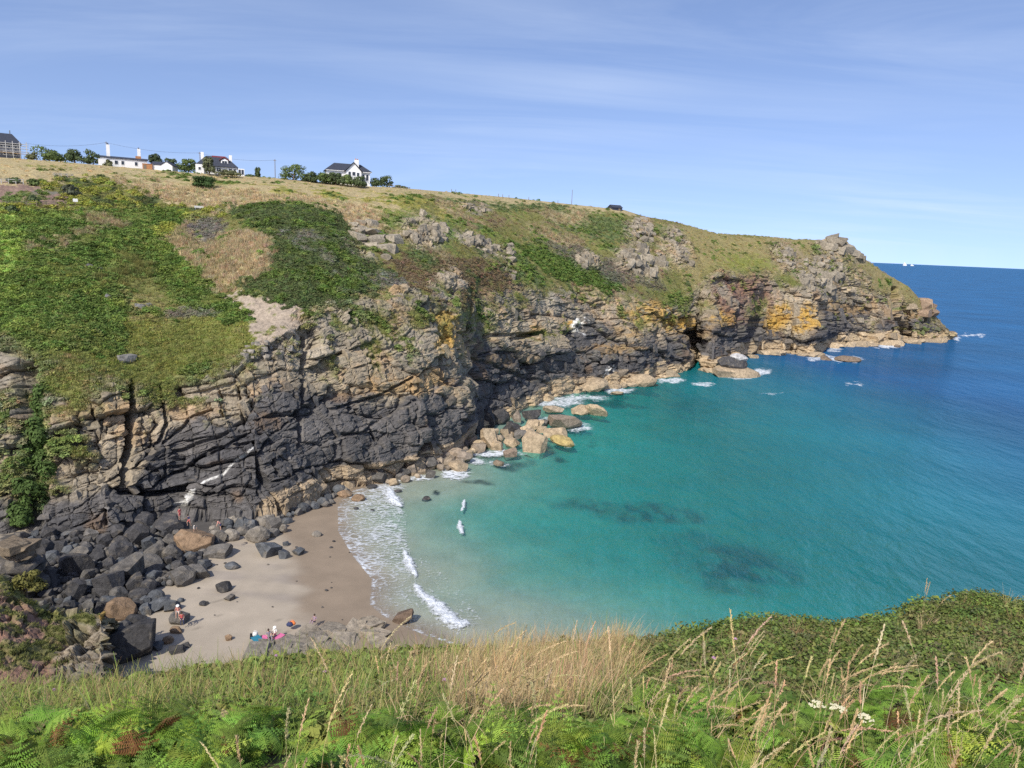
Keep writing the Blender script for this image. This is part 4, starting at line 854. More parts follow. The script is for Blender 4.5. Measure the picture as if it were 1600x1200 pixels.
# ------------------------------------------------------------------ rocks
def rock_mesh(name, seed, cuts, box=False, bev=.02, dmin=.30, dmax=.46):
    """an angular block: a lump or a box split by flat joints, edges a little worn; about 1 across"""
    r = random.Random(seed); bm = bmesh.new()
    if box:
        bmesh.ops.create_cube(bm, size=1.0)
        for v in bm.verts: v.co += Vector((r.uniform(-.14, .10), r.uniform(-.14, .10), r.uniform(-.12, .06)))
    else: bmesh.ops.create_icosphere(bm, subdivisions=2, radius=.53)
    for i in range(cuts):
        n = Vector((r.gauss(0, 1), r.gauss(0, 1), r.gauss(0, 1) * (1.3 if not box else .8))).normalized(); d = r.uniform(dmin, dmax)
        if box: d += .12 * (abs(n.x) + abs(n.y) + abs(n.z) - 1)
        g = bmesh.ops.bisect_plane(bm, geom=bm.verts[:] + bm.edges[:] + bm.faces[:], plane_co=n * d, plane_no=n, clear_outer=True)
        ed = [e for e in g['geom_cut'] if isinstance(e, bmesh.types.BMEdge)]
        if ed: bmesh.ops.holes_fill(bm, edges=ed)
    bmesh.ops.dissolve_limit(bm, angle_limit=math.radians(9), verts=bm.verts, edges=bm.edges)
    bmesh.ops.bevel(bm, geom=list(bm.edges), offset=bev, segments=1, affect='EDGES', clamp_overlap=True)
    bmesh.ops.triangulate(bm, faces=bm.faces)
    me = bpy.data.meshes.new(name); bm.to_mesh(me); bm.free()
    return me
RK = [rock_mesh('boulder', 10 + i, 13 + i % 5, True, .018, .27, .42) for i in range(14)]
RKR = [rock_mesh('boulder', 60 + i, 13, dmin=.34, dmax=.47, bev=.03) for i in range(8)]
RKS = [rock_mesh('slab', 110 + i, 6 + i % 4, True, .014, .33, .50) for i in range(10)]
for me in RK + RKR + RKS: me.materials.append(M_rock)
DARKC = (.066, .063, .062); GREYC = (.125, .115, .102); LIGHTC = (.22, .195, .16); TANC = (.37, .285, .185); BROWNC = (.23, .155, .095); BLUEG = (.095, .10, .105)
def boulder(px, py, w, h, col, label=None, group=None, rnd=False, z=None, name='boulder', yaw=None, seed=None, depth=.9, sink=.22, tilt=.3):
    """w, h in photo pixels; (px, py) the middle of what shows"""
    r = random.Random(int(px * 31 + py * 17) if seed is None else seed)
    x, y, g = ground_at(px, py + h * .38)
    if z is not None:
        x, y = atz(px, py + h * .38, z); x, y, g = float(x), float(y), z
    s = math.sqrt(x * x + y * y + (g - H) ** 2) / F
    hm = h * s / (.55 + .45 * abs(math.cos(math.atan2(H - g, math.hypot(x, y)))))
    o = link(name, r.choice(RKR if rnd else RK)); wm = w * s
    o.scale = (wm * 1.06, wm * depth * r.uniform(.85, 1.1), hm * 1.12); o.rotation_euler = (r.gauss(0, tilt), r.gauss(0, tilt * .6), r.uniform(-.5, .5) + math.atan2(-x, y) if yaw is None else yaw)
    o.location = (x, y + wm * depth * .25, g + hm * (.5 - sink)); v = r.uniform(.85, 1.2)
    o.color = (col[0] * v, col[1] * v, col[2] * v, 1)
    return tag(o, label, 'boulder', group)
Z7 = lambda x, y: (x / 3.81, 760 + y / 3.81)
BIG = [(430, 480, 160, 150, DARKC, 0, 'largest dark block of the boulder field, flat-topped'), (805, 300, 130, 130, DARKC, 0, 'tall dark angular boulder under the dark overhang'), (710, 340, 105, 65, DARKC, 1, 'low dark rounded boulder beside the tall angular one'),
       (765, 512, 135, 155, GREYC, 0, 'big two-toned grey boulder in the middle of the field'), (910, 410, 115, 105, GREYC, 0, 'grey boulder behind the middle one, leaning'), (880, 468, 130, 85, GREYC, 1, 'broad pale-grey boulder by the sandy edge'),
       (1010, 402, 105, 115, GREYC, 1, 'upright rounded grey boulder below the brown slab'), (1075, 550, 135, 105, GREYC, 0, 'three-sided pointed grey boulder on the sand'), (1165, 515, 120, 90, GREYC, 0, 'grey block behind the pointed boulder'),
       (1200, 468, 90, 60, BLUEG, 0, 'blue-grey wedge above the grey block on the sand'), (1310, 390, 140, 70, GREYC, 0, 'long low grey boulder reaching onto the sand under the brown slab'), (1285, 303, 100, 95, LIGHTC, 1, 'round pale boulder just right of the brown slab'),
       (1370, 295, 85, 75, LIGHTC, 1, 'second round pale boulder beside the brown slab'), (1520, 293, 130, 100, LIGHTC, 1, 'largest pale boulder at the top of the sand'), (1490, 230, 80, 62, BLUEG, 0, 'blue-grey boulder behind the largest pale one'), (1552, 215, 75, 62, LIGHTC, 1, 'pale boulder against the cliff foot beside the blue-grey one'),
       (1150, 335, 215, 115, BROWNC, 0, 'long brown slab of rock at the edge of the sand'), (815, 218, 170, 75, DARKC, 0, 'flat dark slab under the overhang'), (980, 243, 155, 75, DARKC, 0, 'dark flat slab below the climbing people'), (905, 538, 88, 62, BLUEG, 1, 'small blue-grey boulder at the sandy notch'),
       (440, 638, 112, 112, DARKC, 0, 'dark block in front of the largest dark block'), (660, 602, 112, 132, DARKC, 0, 'tall dark boulder in front of the two-toned one'), (820, 650, 112, 62, DARKC, 1, 'long dark boulder on the near edge of the field'), (920, 662, 82, 62, BLUEG, 1, 'dark blue-grey boulder by the near sandy edge'),
       (1020, 716, 84, 62, BLUEG, 0, 'blue-grey boulder at the point of the field nearest the seated pair'), (918, 720, 130, 50, BLUEG, 1, 'long flat blue-grey boulder near the brown round one'), (700, 748, 145, 108, BROWNC, 1, 'large brown rounded boulder next to the orange lichen'), (600, 738, 105, 72, DARKC, 0, 'dark boulder left of the brown rounded one'),
       (790, 802, 100, 42, DARKC, 0, 'flat dark rock on the sand below the brown boulder'), (1320, 606, 84, 62, DARKC, 0, 'lone dark faceted boulder out on the sand'), (1375, 476, 72, 42, BLUEG, 1, 'low dark rock on the sand near the top of the beach'), (1365, 666, 54, 32, DARKC, 0, 'small dark rock below the lone faceted boulder'),
       (1210, 700, 46, 22, DARKC, 1, 'small flat dark stone on open sand'), (1070, 680, 38, 24, BLUEG, 1, 'smallest rounded stone above the seated pair'), (1060, 792, 100, 66, GREYC, 1, 'grey boulder on which two people sit'), (1043, 862, 62, 36, BROWNC, 1, 'brown rock on the sand below the seated pair'),
       (995, 918, 52, 42, BROWNC, 1, 'second brown rock, nearer the standing person'), (1052, 978, 82, 42, DARKC, 0, 'ragged dark rock by the rock pool'), (1105, 950, 40, 28, DARKC, 0, 'small ragged dark rock beside the pool rock'), (930, 958, 66, 36, BLUEG, 0, 'flat dark rock between the pool and the crag'),
       (1356, 906, 42, 32, BROWNC, 0, 'small brown stone left of the beach towels'), (785, 945, 250, 170, DARKC, 0, 'huge dark boulder leaning against the near crag'), (720, 842, 92, 42, DARKC, 0, 'flat dark rock above the huge leaning boulder'), (852, 740, 62, 56, BLUEG, 0, 'upright blue-grey stone by the brown boulder'),
       (715, 885, 90, 50, DARKC, 0, 'dark flat stone in the shade of the near crag'), (280, 560, 70, 130, DARKC, 0, 'narrow dark slab standing beside the layered stack'), (560, 430, 90, 60, DARKC, 0, 'dark boulder behind the largest dark block'), (500, 365, 60, 50, GREYC, 0, 'grey block at the back of the field by the gully')]
NM = []
for bx_, by_, bw_2, bh_, bc_, rd, lb in BIG:
    q = Z7(bx_, by_); NM.append((*q, lb)); boulder(q[0], q[1], bw_2 / 3.81, bh_ / 3.81, bc_, lb, None, bool(rd))
Z8 = lambda x, y: (360 + x / 3.81, 740 + y / 3.81)
for bx_, by_, bw_2, bh_, bc_, rd, lb in [(150, 372, 130, 92, LIGHTC, 1, 'flat-topped pale boulder beside the sand, in the row at the cliff foot'), (185, 292, 74, 64, LIGHTC, 1, 'pale round boulder in the row at the cliff foot'), (116, 306, 74, 60, BLUEG, 0, 'blue-grey block in the row at the cliff foot'), (255, 300, 92, 80, GREYC, 0, 'grey block in the row at the cliff foot'),
                                         (215, 458, 130, 92, BLUEG, 0, 'jagged blue-grey rock poking out of the sand'), (310, 488, 74, 48, BLUEG, 0, 'low jagged rock beside the larger jagged one'), (400, 466, 64, 44, BLUEG, 0, 'splintered grey rock furthest out on the open sand'), (312, 328, 50, 64, LIGHTC, 1, 'upright pale boulder at the end of the row'), (250, 355, 74, 52, GREYC, 0, 'grey boulder in front of the row'),
                                         (510, 362, 52, 32, LIGHTC, 1, 'small pale stone on damp sand'), (325, 420, 46, 26, BLUEG, 0, 'small grey stone above the splintered rock'), (330, 285, 60, 34, BLUEG, 0, 'flat slate-coloured rock at the cliff foot'), (70, 345, 70, 50, GREYC, 1, 'grey boulder tucked left of the flat-topped pale one'), (760, 148, 80, 40, BROWNC, 1, 'brown rock awash in the foam'),
                                         (840, 78, 60, 28, DARKC, 1, 'dark wet rock at the far waterline'), (1165, 152, 52, 30, DARKC, 1, 'dark rock just awash outside the first breaker'), (680, 125, 90, 36, BROWNC, 1, 'brown ledge rock where sand meets the far rocks'), (995, 105, 44, 20, DARKC, 1, 'small dark rock awash near the short breaker'), (745, 208, 30, 18, DARKC, 0, 'tiny dark stone in the swash, upper'), (845, 220, 30, 14, DARKC, 0, 'tiny dark stone in the swash, further from the sand'), (1020, 870, 150, 60, (.12, .085, .06), 0, 'weedy brown rock at the near end of the waterline'), (560, 185, 60, 36, GREYC, 1, 'grey stone at the far corner of the sand'), (600, 170, 40, 30, GREYC, 1, 'small grey stone beside another at the far corner of the sand')]:
    q = Z8(bx_, by_); NM.append((*q, lb)); boulder(q[0], q[1], bw_2 / 3.81, bh_ / 3.81, bc_, lb, None, bool(rd))
def short(t, n=7):
    w = t.split(',')[0].split()[:n]
    while w[-1] in ('the', 'of', 'in', 'on', 'by', 'a', 'at', 'and', 'to', 'from', 'below', 'under', 'above', 'beside', 'behind', 'next', 'just', 'near', 'between', 'right', 'left', 'front', 'with', 'out', 'largest', 'brown', 'dark', 'grey', 'other', 'onto', 'reaching', 'leaning', 'standing', 'against', 'sandy', 'poking', 'pale', 'further', 'where', 'which', 'flat-topped', 'tall', 'tilted', 'towards', 'dipping', 'into', 'white', 'outer', 'middle', 'blocky', 'two', 'people', 'as', 'round', 'furthest', 'splintered', 'blue-grey', 'layered', 'tan', 'islet', 'sloping', 'up', 'awash'): w = w[:-1]
    return ' '.join(w)
NAMED = NM
def near_label(px, py, kind):
    nb = min(NAMED, key=lambda b: math.hypot(b[0] - px, (b[1] - py) * 1.3)); dx, dy = px - nb[0], py - nb[1]
    side = ('left of' if dx < 0 else 'right of') if abs(dx) > abs(dy) * 1.3 else ('behind' if dy < 0 else 'in front of')
    return kind + ' just ' + side + ' the ' + short(nb[2])
# the smaller stones that fill the field
def fill_field():
    zone = [(20, 842), (60, 828), (120, 826), (190, 815), (255, 828), (300, 838), (345, 842), (350, 858), (325, 872), (300, 905), (240, 918), (190, 925), (270, 945), (265, 955), (200, 962), (100, 955), (60, 945), (70, 900), (60, 870)]
    taken = [(Z7(b[0], b[1]), b[2] / 3.81) for b in BIG]; r = random.Random(4); n = 0; tries = 0
    while n < 250 and tries < 9000:
        tries += 1; x, y = r.uniform(15, 360), r.uniform(815, 965)
        if not inpoly(np.array([x]), np.array([y]), zone)[0]: continue
        w = r.choice([8, 9, 10, 11, 13, 15, 18, 22, 27]) * r.uniform(.85, 1.15)
        if any(math.hypot(x - a, (y - b) * 1.4) < (w + c) * .36 for (a, b), c in taken): continue
        taken.append(((x, y), w)); n += 1
        kc, cn = r.choice([(DARKC, 'dark'), (DARKC, 'dark'), (GREYC, 'grey'), (BLUEG, 'blue-grey')])
        nb = min(BIG, key=lambda b: math.hypot(Z7(b[0], b[1])[0] - x, (Z7(b[0], b[1])[1] - y) * 1.3)); dx, dy = x - Z7(nb[0], nb[1])[0], y - Z7(nb[0], nb[1])[1]
        side = ('left of' if dx < 0 else 'right of') if abs(dx) > abs(dy) * 1.3 else ('behind' if dy < 0 else 'in front of')
        lb = ('tiny' if w < 10.5 else 'small' if w < 15 else 'mid-sized') + ' ' + cn + ' stone just ' + side + ' the ' + short(nb[6])
        boulder(x, y, w, w * r.uniform(.65, .95), kc, lb, 'stones filling the boulder field', r.random() < .2, sink=.12)
    for i in range(46):      # row of stones along the cliff foot to the right
        x = 330 + i * 4.6 + r.uniform(-2, 2); y = np.interp(x, [330, 400, 455, 540], [822, 812, 800, 764]) + r.uniform(-5, 7); w = r.uniform(8, 20)
        kc, cn = r.choice([(LIGHTC, 'pale'), (GREYC, 'grey'), (BLUEG, 'blue-grey')]); boulder(x, float(y), w, w * .75, kc, near_label(x, float(y), ('small ' if w < 14 else 'mid-sized ') + cn + ' stone'), 'stones along the cliff foot', r.random() < .5, sink=.15)
    for i in range(22):
        x, y = r.uniform(300, 560), r.uniform(840, 980); w = r.uniform(2, 5)
        boulder(x, y, w, w * .6, DARKC, 'dark pebble scattered on the open sand', 'pebbles on the sand', True)
fill_field()
# shore rocks and islets (photo pixels)
Z9 = lambda x, y: (700 + x / 3.81, 520 + y / 3.81)
for bx_, by_, bw_2, bh_, bc_, rd, lb in [(165, 532, 95, 175, DARKC, 0, 'tall dark pointed slab leaning at the foot of the buttress'), (240, 512, 95, 120, DARKC, 0, 'second dark leaning slab beside the pointed one'), (525, 662, 155, 125, TANC, 0, 'biggest tan block by the water below the buttress'), (650, 602, 145, 64, TANC, 0, 'tan slab behind the biggest tan block'),
                                         (685, 650, 150, 62, (.38, .29, .12), 1, 'yellowish tan rock at the outer end of the rock spit'), (385, 580, 135, 74, DARKC, 0, 'dark boulder in the middle of the tan rocks'), (250, 642, 115, 105, TANC, 0, 'tan boulder under the leaning slabs'), (375, 655, 115, 62, TANC, 0, 'flat tan slab tilted towards the water'),
                                         (700, 535, 200, 84, (.24, .19, .14), 0, 'brown and tan islet beyond the rock spit'), (630, 458, 125, 46, (.30, .24, .17), 1, 'small islet left of the long tan one'), (790, 465, 130, 52, TANC, 1, 'left half of the long tan islet'), (880, 478, 150, 46, TANC, 1, 'right half of the long tan islet'), (495, 552, 95, 64, TANC, 0, 'tan boulder behind the dark one on the spit'),
                                         (410, 502, 64, 80, (.22, .18, .14), 0, 'upright brownish rock behind the spit'), (545, 550, 64, 62, TANC, 0, 'small tan block by the gap of white water'), (510, 492, 86, 64, DARKC, 0, 'dark rock in the gap behind the spit'), (490, 612, 115, 62, TANC, 1, 'rounded tan boulder on the spit beside the biggest block'), (375, 715, 86, 52, (.25, .19, .14), 0, 'brown rock standing in white water below the spit'),
                                         (300, 778, 62, 34, (.22, .17, .12), 1, 'small rock awash below the spit'), (60, 795, 115, 64, (.30, .23, .15), 1, 'tan rock in the surf where the buttress rocks end'), (50, 735, 130, 84, (.28, .22, .16), 0, 'large brown-tan rock at the buttress foot'), (170, 690, 100, 60, (.26, .205, .15), 0, 'brown rock between buttress foot and spit'), (1150, 285, 185, 84, TANC, 1, 'rounded tan block beyond the long islet'),
                                         (850, 315, 200, 80, TANC, 1, 'rounded tan ledge rock at the waterline behind the islets'), (620, 345, 250, 55, TANC, 0, 'long tan ledge at the waterline left of the rounded one'), (960, 270, 110, 50, TANC, 0, 'tan slab sloping up from the rounded ledge'), (1010, 362, 80, 24, (.30, .24, .16), 1, 'low tan rock awash in white water'), (1340, 252, 90, 30, (.30, .24, .16), 1, 'low tan rock awash further round the bay'), (1360, 205, 130, 50, TANC, 0, 'tan ledge end beside the dark cave'),
                                         (450, 395, 130, 90, DARKC, 0, 'dark slab dipping into white water behind the spit'), (310, 500, 110, 100, DARKC, 0, 'dark block between leaning slab and spit'), (1185, 218, 250, 44, TANC, 0, 'long pale ledge at the waterline beside the cave')]:
    q = Z9(bx_, by_); NAMED.append((*q, lb)); boulder(q[0], q[1], bw_2 / 3.81, bh_ / 3.81, bc_, lb, None, bool(rd), z=0.0, name='shore_rock', sink=.2)
r_ = random.Random(12)
for i in range(60):
    x = r_.uniform(600, 850); y = float(np.interp(x, [600, 700, 735, 800, 850], [745, 722, 700, 678, 662])) + r_.uniform(-14, 14); w = r_.uniform(9, 22)
    kc, cn = r_.choice([(TANC, 'tan'), ((.26, .21, .155), 'brown'), ((.30, .24, .17), 'buff'), (GREYC, 'grey')]); boulder(x, y, w, w * .72, kc, near_label(x, y, ('small ' if w < 15 else 'mid-sized ') + cn + ' rock'), 'rocks along the waterline', r_.random() < .35, z=.15, name='shore_rock')
for i in range(30):
    x = r_.uniform(520, 735); y = float(np.interp(x, [520, 600, 735], [758, 742, 706])) + r_.uniform(-12, 5); w = r_.uniform(12, 30)
    kc, cn = r_.choice([((.20, .165, .13), 'brown'), ((.24, .195, .15), 'buff'), (GREYC, 'grey')]); boulder(x, y, w, w * .6, kc, near_label(x, y, ('small ' if w < 20 else 'broad ') + cn + ' ledge rock'), 'ledge rocks at the buttress foot', False, z=.5, name='shore_rock')
for i in range(40):
    x = r_.uniform(880, 1480); y = float(np.interp(x, FOOT[:, 0], FOOT[:, 1])) - 1; w = r_.uniform(10, 30)
    lm = min([(1090, 'the dark cave'), (1150, 'the white-topped islet'), (1175, 'the red-stained cleft'), (1205, 'the first orange patch'), (1262, 'the brightest orange patch'), (1330, 'the low skerry'), (1400, 'the deep headland cleft'), (1447, 'the reddish knob'), (985, 'the rounded tan block'), (920, 'the long tan islet'), (1040, 'the broad tan ledge')], key=lambda a: abs(a[0] - x)); boulder(x, y, w, r_.uniform(5, 10), TANC, ('long' if w > 20 else 'short') + ' pale ledge block ' + ('left of ' if x < lm[0] else 'right of ') + lm[1] + ' at the waterline', 'ledge blocks under the headland', False, z=0.0, name='shore_rock', depth=.6, tilt=.08)
# islet with a white top
def islet():
    x, y = [float(a) for a in atz(1151, 588, 0)]; o = empty('islet', (x, y, 0)); s = math.hypot(x, y) / F * 1.02
    for nm, me, px_, dz, w, h, d, c in [('base_rock', RKR[1], 0, 1.5, 80, 27, 11, TANC), ('base_rock', RK[2], -14, 1.0, 44, 20, 9, TANC), ('summit_rock', RK[4], -4, 5.0, 54, 30, 8, (.075, .072, .072)), ('white_cap', RKR[2], 4, 7.3, 30, 12, 5.0, (.42, .41, .39))]:
        c_ = link(nm, me, None, o); c_.scale = (w * s, d, h * s); c_.location = (px_ * s, 2, dz - .8); c_.color = (*c, 1); c_.rotation_euler = (.1, .12, .2)
    tag(o, 'tan and black islet with a white-streaked top off the cave', 'islet')
islet()
for px_, py_, w_, h_, lb in [(1328, 562, 34, 9, 'low dark skerry in white water off the headland'), (1292, 561, 16, 5, 'tiny skerry beside the low dark one'), (1403, 541, 8, 5, 'smallest rock in the foam under the headland'), (1489, 523, 16, 8, 'reddish rock at the very tip of the headland')]:
    boulder(px_, py_, w_, h_, (.16, .12, .085), lb, None, True, z=0.0, name='skerry')

# ledge of rock on the near beach
def ledge():
    x, y, g = ground_at(495, 995); o = empty('rock_ledge', (x, y, g)); r = random.Random(8)
    its = [(r.uniform(395, 595), None, r.uniform(16, 40), r.uniform(7, 13), None) for _ in range(60)]
    for px_, py_, w, h, c in its:
        py_ = float(np.interp(px_, [395, 450, 520, 570, 600], [1008, 994, 980, 970, 980])) + r.uniform(0, 34); q = r.uniform(.85, 1.12); c = tuple(float(np.interp(px_, [395, 600], a)) * q for a in ((.19, .30), (.17, .25), (.14, .185)))
        a, b, g2 = ground_at(px_, py_ + h * .4); s = math.sqrt(a * a + b * b + H * H) / F; c_ = link('slab', RKS[r.randrange(10)], None, o)
        c_.scale = (w * s * 1.1, w * s * .8, h * s * 1.1); c_.location = (a - x, b - y, g2 - g + h * s * .12); c_.rotation_euler = (r.gauss(0, .14), r.gauss(0, .14), r.gauss(0, .6)); c_.color = (*c, 1)
    tag(o, 'low pale rock ledge on the near beach with people sitting on it', 'rock ledge')
ledge()

# ------------------------------------------------------------------ outcrops on the slopes, built of slabs
def outcrop(label, items=None, zone=None, n=0, size=(6, 12), col=(.25, .215, .16), seed=0, tiltx=0.0, name='rock_outcrop', flat=.55):
    r = random.Random(seed); o = None
    if items is None:
        cx, cy_, rx, ry, ang = zone; items = []
        for i in range(int(n * 1.6)):
            a, q = r.uniform(0, 6.28), math.sqrt(r.random()); u, v = q * math.cos(a) * rx, q * math.sin(a) * ry; t = math.radians(ang)
            w = r.uniform(*size) * .82 * (1.25 if r.random() < .15 else 1); items.append((cx + u * math.cos(t) - v * math.sin(t), cy_ + u * math.sin(t) + v * math.cos(t), w, w * r.uniform(flat * .7, flat * 1.5)))
    for (px_, py_, w, h) in items:
        p, nn, cc, _ = terr(px_, py_); s = float(np.linalg.norm(p - np.array((0, 0, H)))) / F
        if o is None: o = empty(name, tuple(p)); base = Vector(p)
        c_ = link('slab', RKS[r.randrange(10)], None, o); wm, hm = w * s, h * s; v = r.uniform(.75, 1.2)
        c_.scale = (wm * 1.12, wm * r.uniform(.7, 1.0), hm * 1.15); c_.location = Vector(p) - base + Vector((0, .10 * wm, hm * .02)); c_.rotation_euler = (r.gauss(0, .16), tiltx + r.gauss(0, .14), r.gauss(math.atan2(-p[0], p[1]), .5)); c_.color = (col[0] * v, col[1] * v, col[2] * v, 1)
    return tag(o, label, 'rock outcrop')
ZA = lambda x, y, w, h: (380 + x / 3.81, 180 + y / 3.81, w / 3.81, h / 3.81)
outcrop('stack of pale slabs jutting from the bracken bank', [ZA(*a) for a in [(650, 660, 60, 40), (700, 650, 70, 40), (760, 660, 80, 60), (740, 700, 150, 40), (700, 735, 90, 60), (770, 740, 90, 60), (730, 770, 150, 50), (825, 745, 50, 50), (890, 750, 70, 70), (760, 800, 110, 60), (840, 800, 110, 60), (850, 850, 60, 40), (800, 820, 120, 60), (885, 810, 60, 70)]], col=(.29, .25, .185), seed=3)
outcrop('blocky pale crag on the slope right of the slab stack', zone=(665, 360, 34, 24, 15), n=26, size=(7, 15), seed=4, flat=.9)
outcrop('broken line of pale blocks stepping down from the blocky crag', zone=(748, 380, 34, 11, 22), n=16, size=(6, 13), seed=5, flat=.7)
outcrop('narrow upright rib of rock above the cliff', zone=(797, 408, 6, 28, -8), n=11, size=(7, 13), seed=6, flat=.7)
outcrop('small pale outcrop just under the skyline', zone=(745, 325, 22, 7, 8), n=10, size=(5, 11), seed=7)
outcrop('upper crag of flat slabs below the dark hut', zone=(1003, 362, 20, 20, 25), n=20, size=(7, 14), seed=8)
outcrop('largest crag on the slope, with a dark overhang', zone=(1000, 408, 38, 22, 8), n=34, size=(8, 17), seed=9, flat=.8)
outcrop('scattered blocks running down right of the largest crag', zone=(1060, 385, 12, 34, -30), n=22, size=(5, 11), seed=10, flat=.7)
outcrop('small pale crag left of the largest crag', zone=(915, 405, 10, 14, 10), n=9, size=(6, 12), seed=11, flat=.9)
outcrop('slabby crag on the bare headland slope', zone=(1228, 400, 12, 22, -25), n=18, size=(6, 13), seed=12)
outcrop('rock crest crowning the headland', [(1302, 372, 16, 8), (1304, 378, 22, 9), (1312, 380, 26, 10), (1296, 385, 20, 9), (1320, 386, 24, 9), (1330, 393, 22, 8), (1338, 400, 20, 7), (1290, 380, 12, 6), (1310, 392, 24, 10), (1280, 378, 10, 5), (1345, 404, 12, 6)], col=(.24, .205, .15), seed=13)
outcrop('broken crags down the flank of the headland crest', zone=(1285, 425, 40, 30, -15), n=40, size=(7, 15), seed=14, flat=.7)
outcrop('knob of reddish rock standing at the tip of the headland', [(1447, 482, 20, 16), (1444, 474, 16, 14), (1451, 473, 14, 14), (1447, 466, 14, 12), (1442, 490, 20, 10), (1455, 488, 20, 10)], col=(.27, .19, .125), seed=15, flat=1)
outcrop('flat grey stone lying in the turf above the near gully', [(195, 563, 22, 11)], col=(.20, .19, .17), seed=16)
outcrop('two grey stones in the turf below the bracken', [(217, 478, 13, 7), (233, 477, 7, 6)], col=(.21, .20, .185), seed=17)
outcrop('two dark little stones in the bracken', [(140, 416, 7, 5), (156, 421, 8, 6), (170, 464, 8, 6)], col=(.17, .16, .155), seed=18)
outcrop('loose scree blocks at the head of the cliff below the bare soil', zone=(425, 548, 50, 14, -5), n=34, size=(4, 10), col=(.27, .24, .20), seed=19, flat=.7)

# slabs that stand proud of the cliff face
def cliff_slabs():
    r = random.Random(21); n = 0
    w = (rock[NR0 + 15:CUT - 10] > .8) & (PX[NR0 + 15:CUT - 10] > 60); ii, jj = np.nonzero(w); pick = rng.permutation(len(ii))
    pos = []
    for t in pick:
        i, j = ii[t] + NR0 + 15, jj[t]
        x, y = PX[i, j], PY[i, j]
        if any(abs(x - a) < 9 and abs(y - b) < 7 for a, b in pos): continue
        pos.append((x, y)); n += 1; p = np.array((TX[i, j], TY[i, j], TZ[i, j])); nn = NRM[i, j]; s = float(dist[i, j]) / F
        o = link('slab', RKS[r.randrange(10)], None, CLIFF); q = r.uniform(9, 24) * s; X0 = float(p[0])
        rise = float(np.interp(X0, [-90, -10, 40, 200], [.42, .25, .07, 0])) + r.gauss(0, .1)
        if r.random() < .3: sz = (q * .5, q * .5, q * 1.0)
        else: sz = (q, q * .55, q * r.uniform(.3, .5))
        o.scale = sz; o.rotation_euler = (r.gauss(-.12, .1), -rise, math.atan2(nn[1], nn[0]) + math.pi / 2 + r.gauss(0, .15)); o.location = tuple(p - nn * sz[1] * .22)
        c = C[max(i - 1, 0):i + 2, j - 1:j + 2].reshape(-1, 3).mean(0) * r.uniform(.85, 1.15); o.color = (*[float(a) for a in c], 1)
        if n >= 290: break
cliff_slabs()

